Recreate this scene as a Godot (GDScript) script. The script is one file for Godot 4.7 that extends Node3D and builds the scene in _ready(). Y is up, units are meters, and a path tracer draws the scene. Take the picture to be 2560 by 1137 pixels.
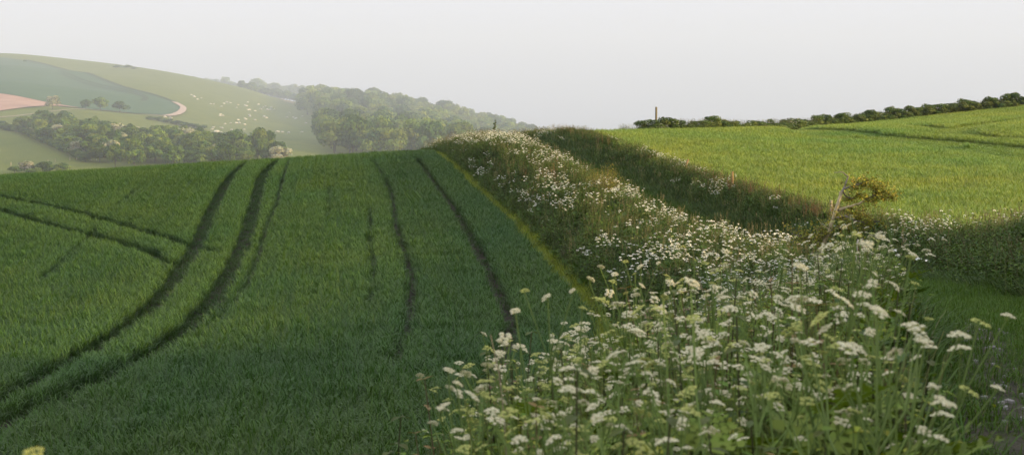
extends Node3D
# A misty early-summer morning on chalk downland: a green crop field, a flowering hedge bank with a sunken lane,
# a brighter crop field beyond it and a hazy hillside with woods and sheep. x is right, d = -z is the distance north, y is up.

const TRAMLINES := [[0.37, [[-16.39, 81.8], [-14.99, 71.69], [-13.63, 62.97], [-12.26, 54.75], [-11.4, 49.01], [-10.58, 43.3], [-10.05, 39.03], [-9.68, 34.49], [-9.45, 30.51], [-9.29, 27.44], [-9.25, 25.16], [-9.37, 22.79]]], [0.39, [[-14.32, 80.62], [-12.84, 70.52], [-11.26, 60.35], [-10.11, 52.53], [-9.32, 46.61], [-8.61, 40.71], [-8.05, 35.17], [-7.84, 31.08], [-7.88, 27.45], [-8.05, 24.81], [-8.29, 22.52], [-8.56, 20.77]]], [0.17, [[-12.72, 77.81], [-11.12, 66.21], [-10.02, 57.15], [-9.15, 50.94], [-8.21, 43.87], [-7.71, 39.09], [-7.39, 34.88], [-7.21, 31.45]]], [0.12, [[-6.26, 61.96], [-4.94, 48.78], [-4.19, 42.76], [-3.74, 36.1]]], [0.2, [[-8.76, 88.13], [-6.1, 70.32], [-4.59, 55.51], [-3.48, 46.08], [-2.88, 40.36], [-2.49, 34.1], [-2.33, 30.07], [-2.27, 26.78]]], [0.25, [[-5.96, 87.5], [-3.52, 68.79], [-2.1, 56.75], [-1.14, 46.82], [-0.57, 40.03], [-0.2, 35.21], [0.02, 31.63], [-0.08, 28.62], [-0.29, 25.67], [-0.47, 23.25]]], [0.28, [[-31.02, 81.37], [-28.56, 78.41], [-22.73, 70.66], [-17.33, 62.06], [-13.74, 56.05], [-10.7, 50.67]]], [0.3, [[-28.7, 75.23], [-26.06, 71.51], [-21.84, 64.95], [-18.49, 60.06], [-15.6, 55.82], [-13.35, 52], [-11.78, 48.24]]], [0.18, [[-20.94, 79.18], [-19.68, 69.12]]], [0.15, [[-18.12, 61.13], [-16.66, 52.58], [-15.66, 46.46]]], [0.12, [[-9.34, 72.2], [-7.48, 57.08]]]]
const BRIGHT_TRAMLINES := [[0.85, [[24.76, 61.37], [24.49, 67.38], [23.8, 74.87], [22.96, 79.31], [21.57, 84.47], [19.71, 90.22], [27.45, 146.65]]], [0.85, [[27.16, 67.36], [26.98, 74.25], [25.81, 79.79], [24.38, 84.25], [22.08, 89.46], [21.91, 102.99]]], [0.7, [[30.09, 82.85], [28.7, 86.46], [28.79, 92.27], [30.34, 104.89]]], [0.7, [[43.96, 121.15], [34.56, 104.18], [27.26, 87.35]]]]
const DARK_CROP := [[-252.03, 696.65], [-237.32, 688.16], [-221.3, 674.76], [-196.32, 642.62], [-165.28, 595.85], [-144.77, 568.01], [-132.4, 549.86], [-126.97, 538.63], [-123.46, 518.63], [-122.88, 504.17], [-130.59, 490.18], [-147.95, 483.46], [-151.11, 489.3], [-164.42, 491.92], [-181.58, 500.94], [-240.31, 537.37]]
const PLOUGHED := [[-239.89, 536.42], [-181.03, 499.42], [-163.94, 490.46], [-149.65, 487.26], [-148.87, 482], [-165.22, 455.52], [-196.93, 439.77]]
const TAN_STRIP := [[-105.78, 701.75], [-113.35, 708.18], [-118.83, 713.46]]
const CHALK := [[-132.12, 551.31], [-128.1, 544.74], [-125.6, 538.6], [-123.43, 526.67], [-122.28, 513.67], [-122.14, 504.03], [-122.53, 498.04]]
const PALE_TRACK := [[-184.28, 439.3], [-160.57, 442.58], [-148.89, 452.86], [-136.88, 473.5], [-128.63, 482.8], [-122.53, 498.04]]
const MARGIN := [[-238.12, 690.48], [-221.96, 676.79], [-197.03, 644.96], [-165.79, 597.7], [-145.23, 569.85], [-132.12, 551.31]]
const DARK_TRAM := [[-198.01, 619.43], [-178.57, 595.28], [-161.89, 577.63], [-148.72, 558.71], [-143.14, 548.14], [-140.96, 536.26]]
const DARK_TRAM_TWO := [[-201.44, 630.2], [-181.07, 604.8], [-163.93, 587.34], [-150.04, 567.3], [-142.36, 549.95], [-140.19, 537.97]]
const SHEEP := [[-136.77, 601.64], [-134.84, 597.43], [-133.67, 594.08], [-130.74, 585.9], [-131.92, 598.71], [-124.22, 580.97], [-123.7, 584.52], [-122.54, 599.95], [-119.87, 581.39], [-123.59, 611.12], [-122.5, 612.63], [-119.07, 612.86], [-117.07, 617.59], [-115.83, 615.08], [-120.03, 640.34], [-116.16, 594.74], [-111.3, 594.34], [-111.21, 597.52], [-108.9, 597.07], [-110.14, 617.43], [-111.86, 634.26], [-115.81, 643.96], [-112.89, 645.6], [-108.72, 625.55], [-108.23, 625.57], [-107.98, 628.51], [-110.19, 646.3], [-107.47, 637.17], [-100.65, 637.16], [-111.97, 540.01], [-112.54, 543.84], [-111.06, 541.2], [-105.94, 568.32], [-104.27, 561.1], [-103.85, 547.49], [-102.73, 544.47], [-104.29, 536.42], [-103.91, 519.96], [-104.62, 513.52], [-102.54, 523.72], [-101.68, 525.08], [-99.23, 523.3], [-100.07, 547.99], [-101.08, 574.77], [-99.17, 569.37], [-95.42, 597.32], [-93.47, 602.18], [-91.51, 595.07], [-92.12, 601.99], [-92.12, 619.17], [-84.04, 574.35], [-100.94, 475.99], [-99.53, 467.52], [-98.84, 479.59], [-95.65, 480.61], [-95.36, 501.48], [-94.38, 456.43], [-91.56, 441.15], [-89.15, 433.99], [-87.25, 418.77], [-85.02, 416.76], [-84.96, 400.51], [-88.11, 413.09], [-91.24, 427.83], [-95.54, 441.25], [-84.97, 509.31], [-84.46, 508.81], [-83.02, 508.72], [-80.71, 508.88], [-77.52, 519.8], [-120.15, 487.77], [-116.09, 479.5], [-113.35, 467.55]]
const CALVES := [[-94.77, 451.79]]
const LONE := [[-150.77, 462.62, 4.74, 5.26], [-144.16, 476.77, 3.66, 4.07], [-140.78, 481.84, 4.93, 6.3], [-135.72, 487.71, 4.16, 6.1]]
const PAIR := [[-68.76, 351.85, 7.2, 8.4], [-62.82, 353.84, 8.25, 7.65], [-79, 358.89, 6.12, 8.16]]
const CORNER := [[-111.38, 322.76, 2.94, 4.22], [-106.22, 319.88, 3.27, 4.55], [-102.29, 319.86, 2.91, 4], [-113.5, 320.66, 1.82, 3.65], [-107.85, 317.45, 1.99, 4.51]]
const SCRUB := [[-119.65, 466.31, 1.33, 3.98], [-117.19, 467.05, 1.59, 4.52], [-113.9, 466, 1.46, 4.5], [-110.5, 463.9, 1.58, 4.75], [-107.54, 463.57, 1.58, 4.75], [-104.63, 463.47, 1.58, 4.74], [-101.92, 462.47, 1.71, 4.73]]
const SKYLINE_BUSH := [[-194.49, 696.1, 1.19, 4.35], [-190.61, 700.63, 1.39, 5.18], [-186.75, 698.75, 0.99, 3.97], [-235.8, 683.73, 0.78, 2.33]]
const FIELD_POST := [[-122.75, 344.3, 0.59, 0.1], [-113.04, 342.43, 0.68, 0.1], [-111.2, 342.15, 0.68, 0.1], [-107.94, 343.22, 0.59, 0.1], [-106.49, 343.9, 0.68, 0.1], [-104.96, 344.67, 0.59, 0.1]]
const HURDLE := [[-102.1, 343.26, 0.73, 1.27]]
const WOOD := [[-91.84, 364.27, 5.99, 6.18], [-74.24, 344.67, 3.88, 7.39], [-86.57, 340.68, 4.3, 6.49], [-101.75, 375.64, 5.96, 4.59], [-103.73, 348.79, 5.62, 7.04], [-79.89, 331.8, 5.46, 6.28], [-72.58, 354.51, 4.16, 7.44], [-112.77, 361.51, 3.61, 7.35], [-113.29, 376.19, 5.88, 7.21], [-116.44, 389.27, 3.74, 7.22], [-86.39, 375.03, 5.87, 6.83], [-101.53, 385.72, 4.42, 5.18], [-84.01, 359.04, 3.83, 6.94], [-113.88, 381.16, 5.92, 4.83], [-139.12, 418.94, 3.95, 5.46], [-125.8, 379.69, 4.18, 5.86], [-76.81, 364.55, 5.56, 6.92], [-75.84, 334.19, 4.02, 5.7], [-121.31, 374.23, 3.76, 5.6], [-59.47, 344.07, 3.92, 4.72], [-70.84, 356.68, 4.46, 4.96], [-79.29, 339.72, 3.89, 4.86], [-90.47, 352.73, 5.38, 4.81], [-65.66, 340.75, 4.14, 6.93], [-72.16, 349.46, 4.63, 5.19], [-137.23, 412.21, 6.31, 7.43], [-134.2, 405.89, 4.95, 5.47], [-74.82, 363.77, 5.71, 7.12], [-118.51, 379.18, 4.79, 7], [-123.94, 388.44, 6.06, 4.52], [-129.21, 396.18, 6.31, 4.73], [-132.16, 406.94, 4.56, 7.21], [-88.64, 380.6, 6.22, 5.13], [-116.58, 402.24, 4.71, 6.77], [-110.45, 368.42, 6.23, 6.91], [-133.99, 414.59, 4.8, 7.4], [-99.53, 347.75, 4.69, 5.79], [-84.17, 341.57, 6.29, 5.35], [-114.4, 397.59, 3.66, 5.38], [-120.93, 385.66, 5.68, 6.24], [-63.97, 344.39, 3.66, 5.15], [-107.25, 369.66, 6.03, 6.93], [-107.46, 376.54, 4.84, 5.33], [-79.1, 357.82, 5.34, 4.6], [-96.33, 382.94, 4.87, 6.61], [-132.08, 416.31, 5.76, 5.32], [-64.05, 337.91, 3.61, 5.74], [-99.81, 340.34, 5.13, 6.13], [-142.82, 415.71, 4.05, 5.37], [-75.12, 354.73, 4.96, 5.03], [-124.21, 398.7, 4.72, 4.54], [-88.55, 330.22, 5.01, 5.65], [-93.93, 346.96, 6.11, 7.09], [-73.15, 332.13, 3.61, 5.38], [-90.3, 343.21, 3.91, 5.47], [-125.69, 384.96, 4.46, 4.58], [-124.39, 404.84, 4.24, 5.36], [-94.49, 377.84, 6.09, 6.48], [-88.37, 372.16, 5.03, 4.93], [-85.69, 347.15, 6.01, 4.54], [-85.69, 370.09, 6.22, 7.15], [-96.94, 361, 3.94, 4.6], [-91.18, 359.83, 5.15, 6.4], [-113.63, 372.59, 4.95, 6.69], [-127.37, 397.69, 5.89, 4.67], [-128.86, 406.34, 5.26, 4.89], [-100.02, 366.19, 6.24, 6.95], [-85.56, 364.41, 5.35, 5.64], [-90.97, 371.38, 5.54, 4.52], [-98.25, 384.54, 5.41, 4.87], [-103.61, 365.73, 4.73, 5.7], [-126.82, 403.48, 5.73, 5.29], [-76.09, 338.58, 4.55, 5.41], [-100.08, 360.91, 5.08, 4.72], [-121, 406.43, 5.41, 5.11], [-82.96, 362.77, 5.3, 6.88], [-93.68, 331.63, 5.92, 4.97], [-97.2, 341.64, 5.62, 6.08], [-119.49, 389.69, 3.7, 4.9], [-81.25, 335.75, 3.92, 5.3], [-100.65, 370.24, 4.5, 5.95], [-72.6, 336.33, 5.12, 5.47], [-91.33, 377.9, 6.09, 6.65], [-104.38, 372.74, 6.2, 6.38], [-111.53, 373.95, 4.97, 6.18], [-58.79, 349.64, 3.8, 5.98], [-70.66, 344.93, 4.1, 7.44], [-93.17, 356.81, 6.05, 5.26], [-132.83, 396.58, 5.22, 6.63], [-69.71, 339.4, 5.62, 6.29], [-111.67, 380.21, 4.99, 7.24], [-107.15, 360.25, 4.63, 4.56], [-78.6, 345.57, 5.85, 6.98], [-93.47, 369.75, 3.68, 5.66], [-67.44, 354.27, 5.25, 5.15], [-101.66, 347.69, 5.89, 4.94], [-56.91, 342.91, 5.15, 7.17], [-87.39, 367.31, 5.93, 4.88], [-98.73, 378.22, 4.31, 4.71], [-112.94, 393.54, 4.58, 7.42], [-115.72, 372, 3.66, 5.52], [-69.61, 335.52, 4.71, 5.88], [-87.32, 344.83, 4.41, 6.42], [-117.4, 395.56, 3.99, 6.69], [-117.93, 368.81, 4.89, 6.46], [-96.1, 346.55, 5.63, 5.6], [-141.94, 408.84, 4.52, 6.87], [-105.81, 390.47, 4.76, 6.03], [-68.22, 349.39, 5.31, 5.14], [-74.11, 339.27, 5.95, 4.74], [-125.62, 395.73, 6.27, 6.45], [-65.53, 352.73, 4.2, 6.86], [-130.59, 411.61, 5.89, 5.84], [-108.34, 384.05, 5.41, 4.63], [-103.82, 355.32, 4.95, 7.41], [-81.45, 349.94, 3.66, 5.67], [-90.21, 384.96, 5.72, 5.32], [-113.64, 366.99, 3.68, 5.76], [-77.61, 352.23, 6.18, 6.97], [-105.83, 364.74, 6.28, 4.69], [-123.31, 384.06, 4.26, 7.29], [-91.18, 338.85, 6.29, 5.89], [-79.54, 372.04, 3.62, 6.22], [-128.57, 384.87, 6.07, 5.6], [-62, 343.66, 6.17, 4.53], [-100.29, 356.85, 5.74, 4.73], [-57.68, 346.58, 6.12, 5.92], [-84.71, 381.42, 5.69, 4.6], [-89.18, 357.36, 5.49, 4.81], [-97.15, 352.9, 4.85, 6.07], [-67.31, 331.73, 5.83, 5.75], [-108.02, 350.98, 3.89, 6.46], [-74.35, 351.07, 3.68, 4.82], [-112.36, 386.78, 5.01, 5.96], [-115.85, 379.51, 3.8, 4.79]]
const HEDGE_FAR := [[-152.41, 419.92, 2.42, 3.86], [-150.46, 416.91, 2.08, 4.05], [-148.51, 413.9, 1.94, 3.99], [-146.56, 410.89, 1.88, 4.09], [-144.61, 407.88, 2.25, 3.56], [-142.6, 404.55, 1.96, 3.3], [-140.59, 401.22, 2.1, 3.92], [-138.59, 397.9, 2.3, 3.67], [-136.58, 394.57, 1.96, 4.1], [-134.47, 391.18, 2, 3.45], [-132.36, 387.79, 2.37, 3.78], [-130.25, 384.41, 2.1, 3.51], [-128.15, 381.02, 2.55, 3.69], [-126.12, 377.68, 1.87, 3.51], [-124.09, 374.34, 2.56, 3.3], [-122.06, 370.99, 2.25, 3.21], [-120.04, 367.65, 2.43, 3.58], [-118.13, 364.5, 2.41, 4.04], [-116.23, 361.34, 2.28, 3.26], [-114.33, 358.19, 2.03, 3.62], [-112.43, 355.04, 2.41, 3.46], [-110.7, 352.25, 1.94, 3.4], [-108.97, 349.46, 2.2, 3.96], [-107.24, 346.68, 2.56, 3.77], [-105.51, 343.89, 2.46, 4.14], [-103.39, 340.89, 2.28, 4.13]]
const FOREST := [[-37.53, 567.69, 9.13, 8.84], [-66.98, 745.49, 10.05, 9.86], [-12.07, 630.71, 8.98, 8.28], [-22.71, 539.66, 10.31, 11.08], [-51.98, 702.08, 11.4, 10.13], [-66.32, 550.39, 11.97, 11.22], [-0.94, 703.87, 9.52, 9.87], [-27.21, 590.91, 9.92, 11.65], [-2.2, 409.79, 8.11, 8.8], [-28.09, 664.49, 12.06, 12.13], [-4.9, 592.26, 7.15, 10.27], [-38.43, 540.71, 9.67, 10.37], [8.92, 738.52, 8.54, 8.96], [-47.96, 433, 9.17, 11.65], [-85.44, 741.11, 9.55, 10.75], [-69.24, 693.94, 11.14, 10.08], [-51.04, 612.18, 9.21, 9.66], [-1.18, 669.97, 8.31, 7.35], [-2.6, 608.6, 8.44, 10.05], [-23.99, 681.1, 7.62, 8.1], [-16.99, 420.37, 11.48, 12.06], [-31.21, 457.07, 10.36, 10.26], [-44.82, 572.08, 11.59, 8.88], [-58.17, 526.38, 11.15, 11.98], [7.73, 666.32, 7.41, 9.15], [-22.1, 702.61, 9.88, 9.94], [-29.49, 605.68, 9.68, 11.38], [-5.33, 432.49, 8.81, 9.48], [5.47, 575.42, 8.94, 7.6], [-54.51, 503.05, 9.14, 10.12], [-79.51, 684.06, 9.72, 8.7], [-58.84, 541.44, 8.67, 9.35], [-64.77, 670.41, 9.74, 9.48], [5.19, 708.99, 9.32, 8.3], [-17.85, 491.31, 8.71, 9.96], [-0.6, 381.58, 9.74, 10.06], [-88.29, 673.77, 9.86, 9.99], [-55.2, 581.65, 8.77, 10.43], [-21.85, 385.73, 11.81, 9.71], [-44.48, 624.39, 9.06, 11.66], [3.65, 598, 9.17, 7.94], [-2.94, 480.75, 8.51, 9.85], [-29.58, 570.88, 12.18, 11.96], [-100.44, 724.86, 11.04, 9.89], [-30, 476.63, 10.82, 12.42], [-58.39, 675.54, 10.65, 10.42], [-40.66, 666.05, 11.12, 10.77], [-37.3, 496.63, 12.12, 10.55], [-62.43, 623.39, 12.08, 9.7], [-51.37, 669.3, 12.25, 10.14], [5.34, 514.32, 7.47, 7.53], [-18.07, 663.4, 8.73, 9.29], [-61.15, 591.62, 12.32, 9.52], [-50.4, 487.93, 11.14, 11.5], [-34.24, 624.65, 10.73, 9.45], [-73.15, 590.52, 9.57, 12.33], [-8.8, 526.93, 8.03, 10.3], [4.06, 427.55, 9.48, 10.04], [-37.53, 472.92, 8.56, 10.87], [-15.76, 508.47, 8.2, 9.52], [-47.48, 411.19, 12.35, 11.43], [-9.03, 645.74, 9.84, 7.93], [-93.81, 745.79, 10.74, 9.42], [3.52, 500.26, 9.39, 8.4], [-51.81, 449.63, 12.45, 10.19], [-22.82, 455.51, 11.1, 9.48], [-5.98, 455.76, 8.56, 8.15], [-74.95, 745.76, 9.82, 9.16], [-8.99, 408.7, 8.5, 9.94], [-31.55, 519.88, 10.94, 9.83], [-38.36, 606.95, 9.24, 12.18], [-67.25, 645.37, 10.28, 8.87], [-47.69, 521.55, 12.25, 12.04], [-19.09, 729.49, 7.38, 7.84], [-11.8, 476.67, 7.38, 9.11], [-22.72, 560.82, 9.64, 10.62], [-57.78, 652.91, 12.39, 12.39], [-47.99, 548.02, 8.6, 8.79], [-18.41, 615.81, 8.88, 8.39], [-4.13, 504.27, 7.06, 9.71], [-35.01, 717.06, 11.58, 9.12], [-96.36, 714.25, 12.35, 11.67], [-44.16, 478.22, 12.09, 11.02], [8.75, 645.05, 9.57, 7.72], [-36.5, 652.63, 9.6, 10.68], [0.36, 624.86, 8.25, 8.34], [-46.8, 739.62, 12.36, 10.36], [-15.43, 700.75, 9.72, 8.97], [-10.85, 435.09, 7.48, 9.24], [-46.9, 598.57, 9.86, 9.72], [-50.52, 400.12, 10.14, 10.28], [-2.76, 748.83, 9.98, 7.63], [-83.09, 612.19, 8.71, 10.69], [-13.29, 455.71, 9.2, 9.45], [-6.92, 692.67, 8.15, 8.14], [-10.72, 603.4, 9.86, 10.08], [-32.08, 641.1, 8.9, 11.47], [-55.06, 626.93, 10.06, 9.99], [-9.09, 669.2, 9.41, 10.57], [-93.95, 659.82, 8.52, 11.36], [-58.39, 607.81, 10.81, 10.52], [-5.32, 730.03, 8.98, 9.12], [-39.03, 485.92, 9.35, 11.2], [-2.08, 560.7, 8.47, 10.52], [-29.7, 410.19, 10.27, 11.32], [-8.17, 711.61, 9.49, 8.84], [-52.68, 725.7, 9.84, 9.89], [-74.46, 612.65, 11.32, 12.19], [-58.61, 698.18, 9.77, 11.87], [-6.72, 466.96, 8.22, 7.41], [-18.58, 577.93, 7.88, 7.93], [-15.07, 443.6, 9.79, 9.12], [1.05, 651.86, 7.84, 7.75], [-22.08, 499.65, 10.43, 11.34], [-92.5, 637.21, 8.77, 11.35], [-53.96, 558.51, 11.83, 10.07], [-9.58, 568.12, 8.31, 7.28], [-52.6, 418.18, 9.29, 9.66], [-26.11, 466.52, 10.65, 12.21], [-68.78, 601.14, 9.64, 9.34], [-71.22, 624.91, 8.64, 10.52], [-42.45, 419.21, 9.19, 11.38], [-50.32, 462.63, 11.58, 10.78], [-58.99, 720.95, 12.43, 9.51], [-41.6, 723.49, 8.87, 8.77], [-23.37, 741.77, 7.06, 8.99], [-42.53, 401.53, 10.46, 9.03], [-15.28, 396.02, 12.35, 11.5], [-85.1, 654.97, 12, 10.63], [-59.27, 448.11, 10.02, 10.02], [-75.38, 708.02, 9.17, 9.94], [-73.44, 657.34, 12.29, 11.03], [-21.67, 519.49, 10.87, 11.93], [-23.38, 624.89, 12.01, 11.86], [-32.78, 384.8, 9.75, 11.14], [-93.37, 689.45, 9.83, 10.29], [-34.57, 441.31, 12.21, 8.7], [4.21, 409.83, 7.34, 7.71], [-32.97, 683.92, 12.32, 11.78], [-4.94, 657.85, 9.93, 9.42], [-53.06, 749.14, 11.44, 8.74], [-27.41, 692.87, 9.02, 8.95], [-37.41, 582.56, 11.25, 12.43], [-73.24, 638.12, 12, 8.93], [-15.58, 556.46, 8.56, 7.25], [-43.78, 697.69, 8.55, 8.71], [7.53, 691.47, 8.16, 7.61], [-36.32, 399.82, 12.06, 9.58], [-71.59, 729.15, 11.89, 12.05], [2.52, 476.43, 9.64, 10.53], [-42.43, 444.47, 11.32, 10.05], [-9.57, 493.48, 9.07, 8.05], [-19.35, 642.44, 8.46, 8.1], [4.89, 549.67, 8.62, 7.63], [-9.23, 382.04, 8.12, 7.65], [-20.4, 479.35, 9.08, 8.98], [-79.96, 599.45, 9.99, 11.19], [-0.12, 521.98, 9.32, 7.92], [-36.75, 695.24, 9.08, 10.71], [-81.58, 719.75, 9.1, 8.95], [-62.9, 568.56, 10.41, 8.68], [-38.68, 554.56, 10.24, 11.04], [-87.43, 710.59, 8.9, 10.48], [-89.68, 724.92, 10.02, 9.38], [-44.52, 651.37, 10.03, 8.54], [-7.62, 546.06, 8.84, 7.73], [-24.25, 440.11, 11.25, 10.58], [-9.99, 739.47, 8.38, 7.58], [-54.09, 474.39, 10.39, 10.71], [-39.19, 743.38, 9.96, 9.95], [-101.07, 699.26, 11.57, 11.7], [-61.11, 739, 8.6, 11.38], [-28.88, 507.8, 11.13, 9.39], [-43.55, 495.19, 10.86, 10.59], [-2.81, 444.02, 9.54, 7.28], [-19.6, 594.94, 7.85, 7.93], [-74.73, 673.26, 10.41, 12.26], [-86.96, 623.96, 12.01, 10], [3.91, 396.97, 9.37, 7.71], [-24.86, 721.25, 6.81, 8.93], [-33.75, 428.84, 11.22, 11.43], [5.17, 465.85, 6.88, 9.94], [-16.03, 749.29, 7.44, 8.47], [-21.85, 406.84, 9.47, 12.48], [-31.69, 749.25, 8.91, 8.53], [-6.66, 619.79, 8.1, 8], [-56.81, 491.8, 11.65, 8.7], [-28.08, 423.92, 10.4, 11.1], [-17.72, 466.01, 10.98, 11.33], [-103.57, 745.22, 11.03, 8.94], [-35.21, 732.33, 11.85, 12.37], [-65.19, 704.73, 11.01, 10.14], [4.92, 451.84, 8.54, 9.91], [-48.26, 687.85, 8.69, 10.5], [2.16, 638.51, 8, 7.46], [5.28, 726.1, 7.18, 9.21], [-36.9, 456.96, 8.82, 10.96], [-31.97, 536.83, 11.45, 12.28], [-26.03, 396.97, 12.37, 12.37], [0.93, 688.79, 7.21, 8.17], [-60.14, 636.55, 9.97, 10.58], [-55.54, 432.63, 9.76, 10.19], [-69.76, 565.64, 11.92, 11.69], [-32.06, 705.12, 12.31, 8.92], [-98.98, 680.48, 9.22, 12.28], [-26.38, 648.62, 10.31, 10.94], [-59.56, 459.66, 11.68, 11.01], [-31.87, 492.36, 9.86, 12.1], [-76.5, 576.02, 12.21, 10.54], [-69.59, 716.06, 10.77, 10.24], [-12.65, 725.93, 9.86, 8.15], [-8.59, 397.15, 8.81, 7.98], [-0.34, 717.54, 6.85, 8.68], [-38.38, 384.66, 9.34, 10.03], [-39.16, 514.69, 10.38, 10.62], [-26.45, 486.4, 10.5, 10.59], [5.73, 440.59, 7.3, 9.27], [-2.5, 536.6, 7.31, 8.67], [-31.73, 553.37, 11.86, 11.41], [-47.79, 714.96, 11.07, 8.56], [-13.06, 683.93, 8.59, 9.53], [-2.79, 394.49, 8.12, 8.96], [-66.49, 581.73, 11.94, 9.17], [7.29, 616, 8.36, 9.61], [-0.66, 491.39, 9.11, 7.65], [-4.88, 420.69, 7.79, 9], [-78.31, 647.19, 9.54, 9.83], [-44.95, 534.57, 8.55, 9.23], [-47.44, 506.32, 12.16, 12.07], [-2.39, 576.91, 9.97, 9.81], [-81.73, 671.58, 11.86, 12.12], [-40.78, 683.06, 9.17, 11.95], [-48.47, 639.84, 11.51, 12.49], [-38.86, 636.45, 9.19, 10.48], [-43.97, 387.89, 12.32, 10.29], [-82, 699.94, 10.77, 12.23], [-78.18, 626.03, 10.69, 8.57], [-22.82, 418.35, 10.97, 9.75], [-43.02, 460.84, 11.8, 11.42], [-86.47, 689.54, 11.52, 11.26], [6.91, 489.95, 9.12, 10.5], [-10.3, 423.93, 7.25, 9.31], [-15.3, 536.43, 7.64, 7.6], [-54.22, 594.77, 8.72, 12.44], [-11.11, 587.62, 9.73, 9.65], [-18.48, 431.83, 8.64, 12.3], [-78.82, 732.98, 8.8, 9.77], [4.7, 533.03, 8.56, 8.32], [-38.29, 410.31, 11.55, 8.77], [-0.27, 457.3, 7.78, 8.53], [-60.04, 512.07, 9.74, 11.46], [-85.34, 638.61, 11.16, 11.26], [-62.57, 469.16, 12.1, 9.32], [-17.12, 713.56, 8.63, 8.35], [-39.47, 430.58, 11.53, 12.38], [5.18, 381.84, 8.23, 9.9], [-15.51, 409.23, 8.65, 11.72], [8.92, 630.73, 8.36, 9.17], [-52.92, 534.41, 10, 10.03], [-45.78, 585.54, 9.74, 12.06]]
const MIST_TREES := [[-260.52, 1071.62, 9.16, 14.25], [-235.83, 985.07, 10.43, 12.86], [-232.07, 984.53, 10.65, 14.51], [-243.12, 1047.87, 11.07, 15.64], [-224.43, 982.94, 9.82, 13.03], [-218.33, 972, 11.2, 14.41], [-234.43, 1061.14, 13.53, 15.48], [-226.33, 1041.89, 14.06, 11.46], [-223.22, 1045.38, 13.07, 13.41], [-222.4, 1059.88, 14.19, 14.1], [-222.59, 1079.81, 12.36, 15.43], [-208.61, 1030.47, 14.7, 12.52], [-207.64, 1044.74, 10.31, 13.82], [-199.83, 1024.49, 10.55, 12.78], [-199.73, 1043.78, 11.84, 13.72], [-189.01, 1007.21, 9.12, 12.08], [-183.8, 999.09, 10.67, 13.36], [-173.85, 964.42, 12.95, 12.59], [-183.33, 1038.27, 14.32, 11.42], [-183.86, 1063.52, 12.73, 14.92], [-169.26, 1000.5, 12.56, 13.65], [-175.43, 1060.11, 13.21, 11.83], [-168.35, 1040.6, 12.54, 11.76], [-167.17, 1057.43, 14.02, 14.87], [-158.25, 1025, 14.26, 11.43], [-150.35, 997.68, 13.37, 13.42], [-158.19, 1076.12, 10.62, 15.05], [-150.1, 1047.42, 9.58, 11.56], [-134.49, 963.37, 10.32, 11.89]]
const MIST_HEDGE := [[-155.59, 811.91, 6.28, 6.42], [-158.56, 837.32, 5.32, 6.08], [-152.06, 812.78, 4.88, 7.45], [-148.13, 801.5, 6.18, 7.77], [-150.2, 822.8, 5.05, 6.26], [-151.38, 839.75, 4.68, 6.4], [-147.17, 826.83, 5.94, 6.1], [-145.97, 830.7, 5.14, 6.24], [-141.91, 818.17, 5.12, 7.56], [-142.13, 830.33, 5.37, 6.31], [-143.33, 848.65, 4.48, 6.09], [-137.55, 825.51, 6, 6.88], [-139.58, 849.32, 4.37, 7.76], [-135.79, 837.83, 4.18, 7.75], [-128.67, 805.22, 5.82, 7.45], [-132.2, 839.26, 5.63, 6.87], [-130.56, 840.96, 4.71, 6.48], [-122.67, 801.91, 5.03, 7.71], [-121.92, 809.06, 4.31, 6.95]]
const STATION := [0, 3, 6.8, 10, 14, 22, 32, 42, 52, 62, 74, 84, 95, 105, 125, 160, 200]
const WX := [-1.7, -1.2, -0.6, 0.1, 0.9, 2, 2.3, 1.6, 0.7, -0.5, -2, -3.4, -4.8, -6.5, -10, -16, -22]
const WY := [-2.2, -2.5, -3.2, -3.6, -3.85, -4, -3.97, -3.75, -3.32, -2.83, -2.15, -1.5, -1.15, -1.4, -3.5, -9, -16]
const WS := [0.05, 0.05, 0.05, 0.05, 0.05, 0.05, 0.06, 0.07, 0.07, 0.065, 0.062, 0.06, 0.06, 0.06, 0.06, 0.05, 0.04]
const BX := [-0.7, -0.2, 0.7, 1.7, 3, 4.6, 5.5, 4.8, 3.9, 2.7, 1.2, -0.2, -1.6, -3.3, -6.8, -13, -19]
const BY := [-1.4, -1.42, -1.56, -1.86, -2.2, -2.88, -3.25, -3.3, -2.78, -2.2, -1.38, -0.9, -0.92, -1.2, -3, -8.5, -16]
const LX := [1.8, 2.3, 3.15, 4.1, 5, 6.4, 7.8, 7.1, 6.2, 5, 3.5, 2.1, 0.7, -1, -4.5, -10.5, -16]
const LY := [-1.42, -1.42, -1.45, -1.56, -1.87, -2.6, -3.4, -3.75, -3.35, -2.75, -1.95, -1.35, -1.05, -1.1, -2.7, -8, -16]
const EX := [5, 5.5, 6.1, 7, 7.9, 9.4, 10.8, 10.1, 9.2, 8, 6.5, 5.1, 3.7, 1.8, -1, -9, -13]
const EY := [-0.2, -0.3, -0.5, -0.75, -1.05, -1.6, -2.6, -2.95, -2.65, -2.15, -1.35, -0.7, -0.3, -0.45, -1.4, -4, -12]
const ES := [0.03, 0.03, 0.03, 0.03, 0.03, 0.03, 0.03, 0.04, 0.04, 0.03, 0.012, 0.004, 0.012, 0.024, 0.052, 0.105, 0.1]
const FD := [150, 200, 260, 330, 400, 480, 560, 640, 740, 860, 1000, 1200, 1600]
const FP := [-700, 0, 200, 400, 600, 760, 900, 1050, 1200, 1300, 1500, 1900, 3200]
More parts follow.
